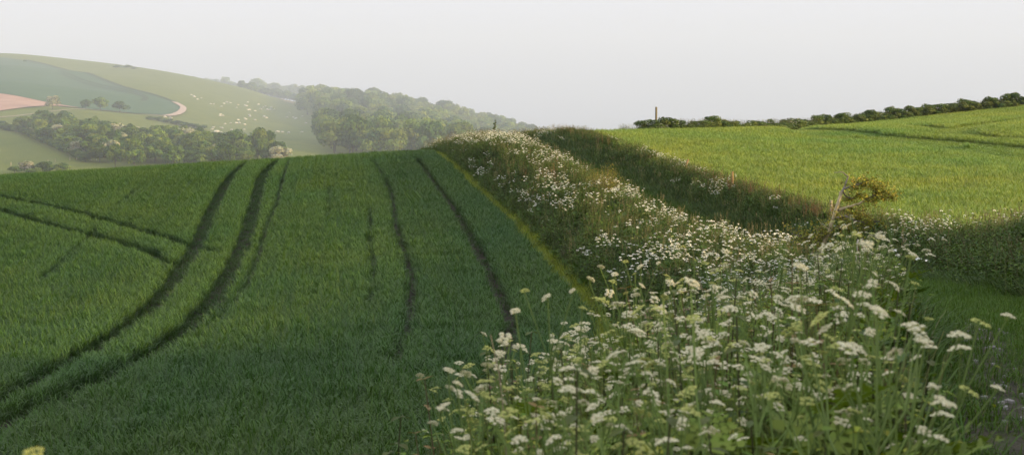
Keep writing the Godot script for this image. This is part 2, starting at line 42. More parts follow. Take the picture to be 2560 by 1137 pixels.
const FY := [[-8, -17, -17, -9, 1, 12, 21, 31, 42, 44, 40, 30, 10], [-8, -17, -17, -9, 0, 10.5, 20, 30, 41, 40, 34, 24, 5], [-8, -17, -16, -8.5, -1, 8, 17, 27, 37.5, 37, 33, 24, 5], [-8, -17, -16, -8.5, -3, 5, 13.5, 22.5, 32, 31, 29, 22, 5], [-8, -17, -16, -8.5, -4, 0, 6.5, 14, 23.5, 24, 26, 22, 5], [-8, -17, -16, -9, -5, -2, 2.5, 8, 14.5, 17, 20, 18, 4], [-7, -16, -15, -9, -7, -4, 1, 8, 12.5, 10, 8, 8, 2], [-7, -16, -15, -10, -8, -5, -1.5, 3.5, 6.5, 5, 3, 2, 0], [-7, -16, -15, -11, -9, -7, -4, -0.5, 1.5, 0, -2, -3, -5], [-6, -15, -15, -12, -11, -9, -6.5, -4, -3.5, -4, -6, -8, -10], [-4, -12, -16, -18, -19, -19, -18, -17, -17, -18, -20, -20, -20], [-2, -10, -16, -20, -22, -24, -25, -25, -25, -25, -25, -25, -25], [-2, -10, -16, -20, -22, -24, -25, -25, -25, -25, -25, -25, -25]]


const CROP := 0.55
const LENS := 3517.0 / 2560.0

var rows := PackedFloat32Array()
var far_rows := PackedFloat32Array()
var far_cols := PackedFloat32Array()
var far_y := PackedFloat32Array()
var rng := RandomNumberGenerator.new()
var noise := FastNoiseLite.new()
var mats := {}
var heaps := {}
var used := {}


class Build:
	var v := PackedVector3Array()
	var c := PackedColorArray()

	func tri(a: Vector3, b: Vector3, e: Vector3, col: Color) -> void:
		v.append(a); v.append(b); v.append(e)
		c.append(col); c.append(col); c.append(col)

	func quad(a: Vector3, b: Vector3, e: Vector3, f: Vector3, col: Color) -> void:
		tri(a, b, e, col)
		tri(a, e, f, col)

	# an arching blade: a0 and a1 are its angles from upright at the root and the tip
	func blade(p: Vector3, yaw: float, a0: float, a1: float, length: float, w: float, segs: int, col: Color) -> void:
		var out := Vector3(cos(yaw), 0, sin(yaw))
		var side := Vector3(-sin(yaw), 0, cos(yaw)) * w * 0.5
		var q := p
		var k0 := 0.6
		for i in segs:
			var t := (i + 0.5) / segs
			var a := lerpf(a0, a1, t)
			var r := q + (out * sin(a) + Vector3.UP * cos(a)) * (length / segs)
			if i == segs - 1:
				tri(q - side * k0, q + side * k0, r, col)
			else:
				var k1 := 1.0 - 0.35 * absf((i + 1.0) / segs - 0.35) * 2.0
				quad(q - side * k0, q + side * k0, r + side * k1, r - side * k1, col)
				k0 = k1
			q = r

	func tube(pts: Array, radii: Array, sides: int, col: Color) -> void:
		var ring := []
		for i in pts.size():
			var along: Vector3 = (pts[mini(i + 1, pts.size() - 1)] - pts[maxi(i - 1, 0)]).normalized()
			var u := along.cross(Vector3(0.31, 0.2, 0.93)).normalized()
			var w := along.cross(u)
			var now := []
			for k in sides:
				var a := TAU * k / sides
				now.append(pts[i] + (u * cos(a) + w * sin(a)) * radii[i])
			if i > 0:
				for k in sides:
					var n := (k + 1) % sides
					quad(ring[k], now[k], now[n], ring[n], col)
			ring = now
		for k in range(1, sides - 1):
			tri(ring[0], ring[k + 1], ring[k], col)

	# a leaf folded along its midrib; widths along its length as a share of w
	func leaf(p: Vector3, along: Vector3, up: Vector3, length: float, w: float, shape: Array, droop: float, col: Color) -> void:
		var side := along.cross(up).normalized()
		var nrm := side.cross(along).normalized()
		var n: int = shape.size()
		var mid := p
		var l := p
		var r := p
		for i in range(1, n + 1):
			var t := float(i) / n
			var m := p + along * length * t - nrm * length * droop * t * t
			if i == n:
				tri(l, mid, m, col)
				tri(mid, r, m, col)
			else:
				var s: float = shape[i] * w * 0.5
				var l2 := m - side * s + nrm * s * 0.3
				var r2 := m + side * s + nrm * s * 0.3
				if i == 1:
					tri(l, m, l2, col)
					tri(r, r2, m, col)
				else:
					quad(l, mid, m, l2, col)
					quad(mid, r, r2, m, col)
				l = l2
				r = r2
			mid = m

	func mesh(mat: Material) -> ArrayMesh:
		var a := []
		a.resize(Mesh.ARRAY_MAX)
		a[Mesh.ARRAY_VERTEX] = v
		a[Mesh.ARRAY_COLOR] = c
		var m := ArrayMesh.new()
		m.add_surface_from_arrays(Mesh.PRIMITIVE_TRIANGLES, a)
		m.surface_set_material(0, mat)
		return m


# ---------------------------------------------------------------- naming
func numbered(called: String) -> String:
	var n: int = used.get(called, 0)
	used[called] = n + 1
	return called if n == 0 else "%s_%03d" % [called, n]


func tag(o: Node, label := "", category := "", group := "", kind := "") -> Node:
	if label: o.set_meta("label", label)
	if category: o.set_meta("category", category)
	if group: o.set_meta("group", group)
	if kind: o.set_meta("kind", kind)
	return o


func thing(called: String, at: Vector3, label: String, category: String, group := "") -> Node3D:
	var o := Node3D.new()
	o.name = numbered(called)
	add_child(o)
	o.position = at
	tag(o, label, category, group)
	return o


func part(called: String, m: Mesh, parent: Node, at := Transform3D()) -> MeshInstance3D:
	var o := MeshInstance3D.new()
	o.name = called
	o.mesh = m
	o.transform = at
	parent.add_child(o, true)
	return o


func copy_of(o: Node3D, at: Transform3D, label := "") -> Node3D:
	var r: Node3D = o.duplicate()
	r.name = numbered(String(o.name).rstrip("_0123456789"))
	add_child(r)
	r.transform = at
	if label: r.set_meta("label", label)
	return r


# ---------------------------------------------------------------- the lie of the land
func cub(xs, ys, x: float) -> float:
	var n: int = xs.size()
	if x <= xs[0]: return ys[0]
	if x >= xs[n - 1]: return ys[n - 1]
	var i := 0
	while xs[i + 1] < x: i += 1
	var h: float = xs[i + 1] - xs[i]
	var d: float = (ys[i + 1] - ys[i]) / h
	var m0 := d
	var m1 := d
	if i > 0:
		var p: float = (ys[i] - ys[i - 1]) / (xs[i] - xs[i - 1])
		m0 = 0.0 if p * d <= 0.0 else 2.0 * p * d / (p + d)
	if i < n - 2:
		var p: float = (ys[i + 2] - ys[i + 1]) / (xs[i + 2] - xs[i + 1])
		m1 = 0.0 if p * d <= 0.0 else 2.0 * p * d / (p + d)
	var t: float = (x - xs[i]) / h
	var t2 := t * t
	var t3 := t2 * t
	return (2 * t3 - 3 * t2 + 1) * ys[i] + (t3 - 2 * t2 + t) * h * m0 + (-2 * t3 + 3 * t2) * ys[i + 1] + (t3 - t2) * h * m1


func survey() -> void:
	for i in 401:
		var d := i * 0.5
		for t in [WX, WY, WS, BX, BY, LX, LY, EX, EY, ES]:
			rows.append(cub(STATION, t, d))
	for i in 232:
		far_cols.append(-900.0 + 20.0 * i)
	var d := 150.0
	while d < 1620.0:
		far_rows.append(d)
		d += 5.0 + maxf(0.0, d - 700.0) * 0.02 if d >= 200.0 else 5.0
	var f0 := FY
	for r in far_rows:
		var col := []
		for k in f0: col.append(cub(FD, k, r))
		for p in far_cols: far_y.append(cub(FP, col, p))


func row(d: float) -> PackedFloat32Array:
	var k := clampf(d * 2.0, 0.0, 399.99)
	var i := int(k) * 10
	var t := k - int(k)
	var out := PackedFloat32Array()
	out.resize(10)
	for j in 10: out[j] = lerpf(rows[i + j], rows[i + 10 + j], t)
	return out


func near_y(x: float, r: PackedFloat32Array) -> float:
	var wx := r[0]
	var wy := r[1] - CROP
	var ex := r[7]
	if x <= wx: return wy + r[2] * (x - wx)
	if x >= ex: return r[8] + r[9] * (x - ex)
	var bx := r[3]
	var by := r[4]
	var lx := r[5]
	var ly := r[6]
	var ey := r[8]
	return cub([wx, wx + 0.5 * (bx - wx), bx, lx - 1.2, lx, lx + 1.15, ex - 0.5, ex], [wy, wy + 0.84 * (by - wy), by, ly + 0.08, ly + 0.02, ly + 0.05, ey - 0.1, ey], x)


func far_at(x: float, d: float) -> float:
	var p := clampf(1280.0 + 3517.0 * x / d, -900.0, 3719.9)
	var k := (p + 900.0) / 20.0
	var i := int(k)
	var j := clampi(far_rows.bsearch(d) - 1, 0, far_rows.size() - 2)
	var t := clampf((d - far_rows[j]) / (far_rows[j + 1] - far_rows[j]), 0, 1)
	var n := far_cols.size()
	return lerpf(lerpf(far_y[j * n + i], far_y[j * n + i + 1], k - i), lerpf(far_y[j * n + n + i], far_y[j * n + n + i + 1], k - i), t)


func height(x: float, d: float) -> float:
	if d <= 150.0: return near_y(x, row(d))
	if d >= 200.0: return far_at(x, d)
	return lerpf(near_y(x, row(d)), far_at(x, d), smoothstep(150.0, 200.0, d))


func spot(x: float, d: float, lift := 0.0) -> Vector3:
	return Vector3(x, height(x, d) + lift, -d)


# a sheet of ground lofted from lists of points that run left to right, one list for each row going away from the camera
func sheet(called: String, lists: Array, mat: Material, label := "") -> MeshInstance3D:
	var st := SurfaceTool.new()
	st.begin(Mesh.PRIMITIVE_TRIANGLES)
	var n: int = lists[0].size()
	for l in lists:
		for p in l:
			st.set_uv(Vector2(p.x, p.z))
			st.add_vertex(p)
	for j in lists.size() - 1:
		for i in n - 1:
			var a := j * n + i
			var b := a + n
			for k in [a, b, b + 1, a, b + 1, a + 1]: st.add_index(k)
	st.generate_normals()
	var m := st.commit()
	m.surface_set_material(0, mat)
	var o := part(called, m, self)
	tag(o, label, "", "", "structure")
	return o


# ---------------------------------------------------------------- materials
func lin(r: float, g: float, b: float) -> Color:
	return Color(r, g, b).linear_to_srgb()


func noise_texture(freq: float, octaves: int, from: Color, to: Color, size := 512, middle := Color(-1, 0, 0)) -> NoiseTexture2D:
	var n := FastNoiseLite.new()
	n.seed = 11
	n.frequency = freq
	n.fractal_octaves = octaves
	var t := NoiseTexture2D.new()
	t.width = size
	t.height = size
	t.seamless = true
	t.noise = n
	var g := Gradient.new()
	g.set_color(0, from)
	g.set_color(1, to)
	if middle.r >= 0: g.add_point(0.5, middle)
	t.color_ramp = g
	return t


func leafy(called: String, through: Color, rough := 0.55, spec := 0.4) -> StandardMaterial3D:
	var m := StandardMaterial3D.new()
	m.resource_name = called
	m.vertex_color_use_as_albedo = true
	m.roughness = rough
	m.metallic_specular = spec
	m.cull_mode = BaseMaterial3D.CULL_DISABLED
	m.backlight_enabled = true
	m.backlight = through
	mats[called] = m
	return m


func dull(called: String, col: Color, rough := 0.9) -> StandardMaterial3D:
	var m := StandardMaterial3D.new()
	m.resource_name = called
	m.vertex_color_use_as_albedo = true
	m.albedo_color = col
	m.roughness = rough
	m.metallic_specular = 0.25
	mats[called] = m
	return m


func earth(called: String, dark: Color, pale: Color, metres: float, fine_dark: Color, fine_pale: Color, fine_metres: float, relief := 0.0) -> StandardMaterial3D:
	var m := StandardMaterial3D.new()
	m.resource_name = called
	m.roughness = 0.95
	m.metallic_specular = 0.2
	m.albedo_texture = noise_texture(0.012, 5, dark, pale)
	m.uv1_triplanar = true
	m.uv1_world_triplanar = true
	m.uv1_scale = Vector3.ONE / metres
	m.detail_enabled = true
	m.detail_blend_mode = BaseMaterial3D.BLEND_MODE_MUL
	m.detail_albedo = noise_texture(0.06, 4, fine_dark, fine_pale)
	m.detail_uv_layer = BaseMaterial3D.DETAIL_UV_2
	m.uv2_triplanar = true
	m.uv2_world_triplanar = true
	m.uv2_scale = Vector3.ONE / fine_metres
	if relief > 0.0:
		m.heightmap_enabled = true
		m.heightmap_scale = relief
		m.heightmap_texture = noise_texture(0.05, 5, Color.BLACK, Color.WHITE)
	mats[called] = m
	return m


func make_materials() -> void:
	leafy("crop_leaf", Color(0.66, 0.74, 0.34), 0.5, 0.3)
	leafy("grass_leaf", Color(0.68, 0.72, 0.36), 0.6, 0.2)
	leafy("herb_leaf", Color(0.70, 0.74, 0.34), 0.6, 0.22)
	leafy("petal", Color(0.62, 0.62, 0.56), 0.75, 0.25)
	leafy("crown_leaf", Color(0.55, 0.6, 0.3), 0.65, 0.3)
	dull("stem", Color.WHITE, 0.7)
	dull("bark", Color.WHITE, 0.9)
	dull("wool", Color.WHITE, 0.95)
	dull("post_wood", Color.WHITE, 0.85)
	earth("crop_soil", lin(0.05, 0.045, 0.03), lin(0.10, 0.08, 0.055), 6.0, Color(0.6, 0.6, 0.6), Color.WHITE, 0.7, 4.0)
	earth("bank_soil", lin(0.03, 0.045, 0.015), lin(0.06, 0.075, 0.025), 3.0, Color(0.55, 0.55, 0.55), Color.WHITE, 0.5, 4.0)
	earth("lane_soil", lin(0.05, 0.055, 0.03), lin(0.15, 0.13, 0.10), 1.6, Color(0.55, 0.53, 0.5), Color.WHITE, 0.25, 2.0)
	earth("pasture", lin(0.16, 0.205, 0.03), lin(0.24, 0.26, 0.05), 90.0, Color(0.6, 0.62, 0.58), Color.WHITE, 14.0)
	earth("dark_crop", lin(0.065, 0.135, 0.06), lin(0.095, 0.165, 0.07), 110.0, Color(0.68, 0.7, 0.68), Color.WHITE, 11.0)
	earth("ploughed", lin(0.42, 0.25, 0.18), lin(0.55, 0.36, 0.27), 60.0, Color(0.85, 0.84, 0.82), Color.WHITE, 5.0)
	earth("tan_grass", lin(0.30, 0.24, 0.11), lin(0.38, 0.30, 0.14), 40.0, Color(0.8, 0.8, 0.78), Color.WHITE, 6.0)
	earth("chalk", lin(0.5, 0.38, 0.3), lin(0.62, 0.5, 0.42), 12.0, Color(0.75, 0.74, 0.72), Color.WHITE, 2.0)
	earth("margin_grass", lin(0.04, 0.075, 0.025), lin(0.075, 0.11, 0.035), 14.0, Color(0.7, 0.7, 0.7), Color.WHITE, 2.0)


# ---------------------------------------------------------------- many alike: heaps of transforms that become MultiMeshes
func heap(called: String, at: Vector3, yaw: float, s: Vector3, tint: Color, lean := 0.0) -> void:
	if not heaps.has(called): heaps[called] = [[], PackedColorArray()]
	var b := Basis(Vector3.UP, yaw)
	if lean != 0.0: b = Basis(Vector3(cos(yaw * 3.1), 0, sin(yaw * 3.1)), lean) * b
	heaps[called][0].append(Transform3D(b.scaled_local(s), at))
	heaps[called][1].append(tint)


func spill(called: String, m: Mesh, node_name: String, parent: Node) -> void:
	if not heaps.has(called): return
	var mm := MultiMesh.new()
	mm.transform_format = MultiMesh.TRANSFORM_3D
	mm.use_colors = true
	mm.mesh = m
	var n: int = heaps[called][0].size()
	mm.instance_count = n
	for i in n:
		mm.set_instance_transform(i, heaps[called][0][i])
		mm.set_instance_color(i, heaps[called][1][i])
	var o := MultiMeshInstance3D.new()
	o.name = node_name
	o.multimesh = mm
	parent.add_child(o, true)
	tag(o, "", "", "", "stuff")
	heaps.erase(called)


func stuff(called: String, label: String, category: String) -> Node3D:
	var o := Node3D.new()
	o.name = numbered(called)
	add_child(o)
	tag(o, label, category, "", "stuff")
	return o


func vary(c: Color, by: float) -> Color:
	var k := 1.0 + rng.randf_range(-by, by)
	return Color(c.r * k * (1.0 + rng.randf_range(-by, by) * 0.5), c.g * k, c.b * k * (1.0 + rng.randf_range(-by, by) * 0.5))


# ---------------------------------------------------------------- plant meshes
func crop_tuft(col: Color, tall: float, spread: float, shoots: int) -> ArrayMesh:
	var b := Build.new()
	for s in shoots:
		var a := rng.randf() * TAU
		var r := spread * sqrt(rng.randf())
		var p := Vector3(cos(a) * r, -0.03, sin(a) * r)
		var h := tall * rng.randf_range(0.8, 1.08)
		var tip := Vector3(rng.randf_range(-0.04, 0.04), h * 0.8, rng.randf_range(-0.04, 0.04))
		b.blade(p, rng.randf() * TAU, 0.02, 0.12, h * 0.8, 0.008, 2, vary(col, 0.12))
		for k in 4:
			var q := p + tip * rng.randf_range(0.3, 0.95)
			b.blade(q, rng.randf() * TAU, rng.randf_range(0.15, 0.5), rng.randf_range(0.7, 2.3), tall * rng.randf_range(0.38, 0.6), rng.randf_range(0.010, 0.016), 4, vary(col, 0.18))
	return b.mesh(mats.crop_leaf)


# a square of drilled crop: rows run along z, 12.5 cm apart
func crop_square(col: Color, tall: float, side: float, per_metre: float, between: float) -> ArrayMesh:
	var b := Build.new()
	for i in int(round(side / between)):
		for k in int(side * per_metre):
			var p := Vector3((i + 0.5) * between - side * 0.5 + rng.randfn() * 0.022, -0.03, rng.randf_range(-0.5, 0.5) * side)
			var h := tall * rng.randf_range(0.78, 1.1)
			b.blade(p, rng.randf() * TAU, 0.02, 0.12, h * 0.8, 0.008, 2, vary(col, 0.15))
			for j in 4:
				var q := p + Vector3(rng.randf_range(-0.03, 0.03), h * rng.randf_range(0.25, 0.8), rng.randf_range(-0.03, 0.03))
				b.blade(q, rng.randf() * TAU, rng.randf_range(0.1, 0.5), rng.randf_range(0.6, 2.3), tall * rng.randf_range(0.38, 0.6), rng.randf_range(0.010, 0.016), 4, vary(col, 0.22))
	return b.mesh(mats.crop_leaf)


func thicket_mesh(wide: float, tall: float, n: int, cols: Array) -> ArrayMesh:
	var b := Build.new()
	for i in n:
		var d := Vector3(rng.randfn(), absf(rng.randfn()) + 0.25, rng.randfn()).normalized() * rng.randf_range(0.6, 1.05)
		var p := d * Vector3(wide * 0.5, tall, wide * 0.5)
		var a := rng.randf() * TAU
		b.leaf(p, Vector3(cos(a), rng.randf_range(-0.5, 0.4), sin(a)).normalized(), (d + Vector3(0, 0.4, 0)).normalized(), rng.randf_range(0.05, 0.09), rng.randf_range(0.03, 0.055), OVATE, 0.2, vary(cols[rng.randi() % cols.size()], 0.2))
	for i in 9:
		var e := Vector3(rng.randfn() * wide * 0.25, tall * rng.randf_range(0.7, 1.25), rng.randfn() * wide * 0.25)
		b.tube([Vector3(e.x * 0.3, 0, e.z * 0.3), e], [0.005, 0.002], 3, Color(0.12, 0.10, 0.05))
		for k in 5: b.leaf(e * rng.randf_range(0.7, 1.0), Vector3(rng.randfn(), 0.3, rng.randfn()).normalized(), Vector3.UP, 0.06, 0.03, OVATE, 0.2, vary(cols[0], 0.2))
	return b.mesh(mats.herb_leaf)


func grass_tuft(col: Color, dry: Color, low: float, high: float, spread: float, n: int, w: float, seeds := 0, seed_col := Color()) -> ArrayMesh:
	var b := Build.new()
	for i in n:
		var a := rng.randf() * TAU
		var r := spread * sqrt(rng.randf())
		var p := Vector3(cos(a) * r, -0.02, sin(a) * r)
		var c := vary(dry if rng.randf() < 0.05 else col, 0.2)
		b.blade(p, rng.randf() * TAU, rng.randf_range(0.0, 0.35), rng.randf_range(0.5, 1.9), rng.randf_range(low, high), w * rng.randf_range(0.7, 1.3), 4, c)
	for i in seeds:
		var a := rng.randf() * TAU
		var r := spread * sqrt(rng.randf())
		var p := Vector3(cos(a) * r, 0, sin(a) * r)
		var top := p + Vector3(rng.randf_range(-0.08, 0.08), high * rng.randf_range(1.25, 1.6), rng.randf_range(-0.08, 0.08))
		b.blade(p, rng.randf() * TAU, atan2(Vector2(top.x - p.x, top.z - p.z).length(), top.y), 0.1, top.y, 0.004, 2, vary(dry, 0.15))
		for k in 14:
			var q := p.lerp(top, rng.randf_range(0.78, 1.02))
			b.blade(q, rng.randf() * TAU, 0.3, 0.9, rng.randf_range(0.02, 0.05), 0.008, 2, vary(seed_col, 0.2))
	return b.mesh(mats.grass_leaf)


func fern(b: Build, p: Vector3, along: Vector3, length: float, col: Color) -> void:
	var side := along.cross(Vector3.UP).normalized()
	var up := side.cross(along).normalized()
	b.blade(p, atan2(along.z, along.x), PI / 2 - asin(clampf(along.y, -1, 1)), PI / 2 - asin(clampf(along.y, -1, 1)) + 0.2, length, 0.005, 2, col)
	for i in 7:
		var t := 0.22 + 0.78 * i / 6.0
		var q := p + along * length * t - up * length * 0.12 * t * t
		var l := length * (0.42 * (1.0 - t) + 0.07)
		for s in [-1.0, 1.0]:
			var dir: Vector3 = (side * s + along * 0.55 + up * rng.randf_range(-0.1, 0.25)).normalized()
			var c := vary(col, 0.15)
			for k in 3:
				var z := q + dir * l * (0.25 + 0.3 * k)
				var w := l * (0.30 - 0.07 * k)
				var f := dir.cross(up).normalized()
				b.tri(z - dir * l * 0.22, z + f * w + dir * l * 0.1, z + dir * l * 0.3, c)
				b.tri(z - dir * l * 0.22, z + dir * l * 0.3, z - f * w + dir * l * 0.1, c)


func fern_mesh(length: float, col: Color) -> ArrayMesh:
	var b := Build.new()
	fern(b, Vector3.ZERO, Vector3(0.86, 0.5, 0).normalized(), length, col)
	return b.mesh(mats.herb_leaf)


func umbel_into(b: Build, at: Vector3, wide: float, rays: int, fine: bool, col: Color, ray_col: Color) -> void:
	for i in rays:
		if fine and rng.randf() < 0.14: continue
		var a := i * 2.39996 + rng.randf() * 0.4
		var k := sqrt((i + 0.5) / rays)
		var e := at + Vector3(cos(a) * wide * 0.5 * k, wide * (0.42 - 0.20 * k * k) + rng.randf_range(-0.04, 0.04) * wide, sin(a) * wide * 0.5 * k)
		if fine:
			var f := Vector3(-sin(a), 0, cos(a)) * 0.0011
			b.tri(at - f, at + f, e, ray_col)
			for j in 10:
				var t := j * 2.39996
				var o := sqrt((j + 0.3) / 10.0)
				var u := Vector3(cos(t) * o, 0.45 * (1.0 - o * o), sin(t) * o) * wide * 0.15
				var out := Vector3(u.x, wide * 0.12, u.z).normalized()
				var s := out.cross(Vector3(0.3, 0.1, 0.95)).normalized() * wide * rng.randf_range(0.038, 0.055)
				var q := out.cross(s)
				var z := e + u
				var c := vary(col, 0.12)
				b.quad(z - s - q, z + s - q, z + s + q, z - s + q, c)
		else:
			var out := (Vector3(cos(a) * k * 0.7, 0.8, sin(a) * k * 0.7) + Vector3(rng.randfn(), 0, rng.randfn()) * 0.55).normalized()
			var s := out.cross(Vector3(0.3, 0.1, 0.95)).normalized() * wide * rng.randf_range(0.09, 0.16)
			var q := out.cross(s)
			b.quad(e - s - q, e + s - q, e + s + q, e - s + q, vary(col, 0.12))


func umbel_mesh(wide: float, rays: int, col: Color, ray_col: Color) -> ArrayMesh:
	var b := Build.new()
	umbel_into(b, Vector3.ZERO, wide, rays, true, col, ray_col)
	return b.mesh(mats.petal)


# the branching of a cow parsley plant: stems go into b, the tops and the roots of its leaves come back
func parsley_frame(b: Build, tall: float, col: Color, forks: int) -> Array:
	var tops := []
	var roots := []
	var main := [Vector3.ZERO]
	var lean := Vector3(rng.randf_range(-0.10, 0.10), 0, rng.randf_range(-0.10, 0.10))
	for i in range(1, 4):
		main.append(Vector3(0, tall * 0.58 * i / 3.0, 0) + lean * tall * (i / 3.0) + Vector3(rng.randf_range(-0.012, 0.012), 0, rng.randf_range(-0.012, 0.012)))
	b.tube(main, [0.006, 0.0055, 0.005, 0.004], 4, col)
	var turn := rng.randf() * TAU
	for i in forks:
		var t := 0.45 + 0.55 * i / maxf(forks - 1, 1)
		var k := t * 3.0
		var p: Vector3 = main[int(minf(k, 2.0))].lerp(main[int(minf(k, 2.0)) + 1], k - int(minf(k, 2.0)))
		var a := turn + i * 2.3
		roots.append([p, a + 0.3])
		var reach := tall * rng.randf_range(0.10, 0.26)
		var e := Vector3(p.x + cos(a) * reach, tall * rng.randf_range(0.78, 0.98), p.z + sin(a) * reach)
		var m := p.lerp(e, 0.5) + Vector3(cos(a), -0.3, sin(a)) * reach * 0.2
		b.tube([p, m, e], [0.0035, 0.003, 0.002], 3, col)
		tops.append(e)
		for j in rng.randi_range(1, 2):
			var a2 := a + rng.randf_range(-1.3, 1.3)
			var e2 := m + Vector3(cos(a2) * reach * 0.7, tall * rng.randf_range(0.14, 0.26), sin(a2) * reach * 0.7)
			b.tube([m, e2], [0.0025, 0.0016], 3, col)
			tops.append(e2)
	for i in 3:
		roots.append([main[0].lerp(main[1], rng.randf_range(0.2, 0.9)), rng.randf() * TAU])
	return [tops, roots]


func parsley_far(tall: float, umbel: float, bud_share: float) -> ArrayMesh:
	var b := Build.new()
	var f := parsley_frame(b, tall, Color(0.10, 0.16, 0.045), 2)
	for r in f[1]:
		fern(b, r[0], Vector3(cos(r[1]) * 0.85, 0.5, sin(r[1]) * 0.85).normalized(), 0.2, Color(0.065, 0.12, 0.03))
	for t in f[0]:
		t += Vector3(rng.randfn() * 0.02, rng.randfn() * 0.05, rng.randfn() * 0.02)
		umbel_into(b, t, umbel * rng.randf_range(0.8, 1.2), 9, false, Color(0.42, 0.44, 0.16) if rng.randf() < bud_share else Color(0.70, 0.69, 0.58), Color(0.2, 0.28, 0.08))
	return b.mesh(mats.petal)


const OVATE := [0.0, 0.72, 1.0, 0.86, 0.52]
const TOOTHED := [0.0, 0.78, 0.66, 1.0, 0.74, 0.84, 0.5, 0.5, 0.22]
const LONG_LEAF := [0.0, 0.6, 1.0, 0.95, 0.7, 0.35]


func leaf_mesh(length: float, w: float, shape: Array, droop: float, col: Color) -> ArrayMesh:
	var b := Build.new()
	b.leaf(Vector3.ZERO, Vector3(1, 0, 0), Vector3.UP, length, w, shape, droop, col)
	return b.mesh(mats.herb_leaf)


func nettle_far(tall: float, col: Color, top: Color) -> ArrayMesh:
	var b := Build.new()
	for s in 3:
		var p := Vector3(rng.randf_range(-0.08, 0.08), 0, rng.randf_range(-0.08, 0.08))
		var e := p + Vector3(rng.randf_range(-0.08, 0.08), tall * rng.randf_range(0.8, 1.05), rng.randf_range(-0.08, 0.08))
		b.tube([p, e], [0.004, 0.0025], 3, vary(Color(0.09, 0.09, 0.04), 0.2))
		for k in 9:
			var t := 0.15 + 0.85 * k / 8.0
			var a := k * 1.571 + s
			for w in [0.0, PI]:
				var along := Vector3(cos(a + w) * 0.9, 0.25 - 0.3 * t, sin(a + w) * 0.9).normalized()
				b.leaf(p.lerp(e, t), along, Vector3.UP, 0.085 * (1.15 - 0.7 * t), 0.05 * (1.15 - 0.7 * t), OVATE, 0.25, vary(top if t > 0.8 else col, 0.2))
	return b.mesh(mats.herb_leaf)


func dock_far(tall: float, col: Color) -> ArrayMesh:
	var b := Build.new()
	for s in 4:
		var p := Vector3(rng.randf_range(-0.1, 0.1), 0, rng.randf_range(-0.1, 0.1))
		var e := p + Vector3(rng.randf_range(-0.1, 0.1), tall * rng.randf_range(0.75, 1.1), rng.randf_range(-0.1, 0.1))
		b.tube([p, e], [0.004, 0.002], 3, vary(Color(0.14, 0.08, 0.04), 0.2))
		for k in 34:
			var t := 0.45 + 0.55 * k / 33.0
			b.blade(p.lerp(e, t), k * 2.4, 0.5, 1.0, rng.randf_range(0.02, 0.05) * (1.3 - t * 0.8), 0.016, 2, vary(col, 0.25))
		for k in 4:
			b.leaf(p.lerp(e, 0.1 + 0.1 * k), Vector3(cos(k * 1.9) * 0.8, 0.55, sin(k * 1.9) * 0.8), Vector3.UP, 0.16, 0.04, LONG_LEAF, 0.3, vary(Color(0.07, 0.11, 0.03), 0.2))
	return b.mesh(mats.herb_leaf)


# ---------------------------------------------------------------- trees
# leaf clumps over the lobes of a crown that is w wide and h high and stands with its foot at the origin
func crown_mesh(w: float, h: float, lobes: int, clumps: int, size: float, cols: Array, low := 0.12) -> ArrayMesh:
	var b := Build.new()
	for i in lobes:
		var a := i * 2.39996 + rng.randf()
		var k := sqrt((i + 0.3) / lobes)
		var up := rng.randf_range(-0.55, 1.0)
		var ring := sqrt(maxf(0.0, 1.0 - up * up * 0.8)) * k
		var centre := Vector3(cos(a) * ring * w * 0.36, h * (low + (1.0 - low) * (0.46 + 0.34 * up)), sin(a) * ring * w * 0.36)
		var r := Vector3(w * rng.randf_range(0.14, 0.23), h * rng.randf_range(0.12, 0.19), w * rng.randf_range(0.14, 0.23))
		var col: Color = vary(cols[rng.randi() % cols.size()], 0.14)
		for j in clumps / lobes:
			var d := Vector3(rng.randfn(), rng.randfn() + 0.35, rng.randfn()).normalized()
			var q := centre + d * r * rng.randf_range(0.72, 1.12)
			var n := (d + Vector3(rng.randfn(), rng.randfn(), rng.randfn()) * 0.4).normalized()
			var s := n.cross(Vector3(rng.randfn(), rng.randfn(), rng.randfn())).normalized() * size * rng.randf_range(0.45, 0.8)
			var t := n.cross(s) * rng.randf_range(0.6, 1.1)
			var c := vary(col, 0.16)
			b.tri(q - s - t * 0.4, q + s - t * 0.5, q + t * 0.8, c)
			b.tri(q - s * 0.5 - t, q + s * 0.7 + t * 0.3, q - s * 0.8 + t * 0.6, c)
	return b.mesh(mats.crown_leaf)


func trunk_mesh(h: float, r: float, col: Color) -> ArrayMesh:
	var b := Build.new()
	b.tube([Vector3(0, -0.3, 0), Vector3(h * 0.02, h * 0.25, 0), Vector3(-h * 0.01, h * 0.5, h * 0.02), Vector3(h * 0.02, h * 0.75, 0)], [r, r * 0.8, r * 0.6, r * 0.25], 6, col)
	for i in 5:
		var a := i * 2.4
		var y := h * (0.22 + 0.09 * i)
		b.tube([Vector3(0, y, 0), Vector3(cos(a) * h * 0.16, y + h * 0.13, sin(a) * h * 0.16), Vector3(cos(a) * h * 0.3, y + h * 0.22, sin(a) * h * 0.3)], [r * 0.45, r * 0.3, r * 0.12], 4, col)
	return b.mesh(mats.bark)


func tree_kind(w: float, h: float, lobes: int, clumps: int, size: float, cols: Array, low: float, bark: Color) -> Array:
	return [crown_mesh(w, h, lobes, clumps, size, cols, low), trunk_mesh(h, 0.028 * h, bark), w, h]


func plant_tree(called: String, kind: Array, at: Vector3, tall: float, wide: float, label: String, category: String, group: String) -> Node3D:
	var t := thing(called, at - Vector3(0, 0.05, 0), label, category, group)
	t.rotation.y = rng.randf() * TAU
	var s := Vector3(wide / kind[2], tall / kind[3], wide / kind[2])
	part("trunk", kind[1], t, Transform3D(Basis.from_scale(s)))
	part("crown", kind[0], t, Transform3D(Basis.from_scale(s)))
	return t


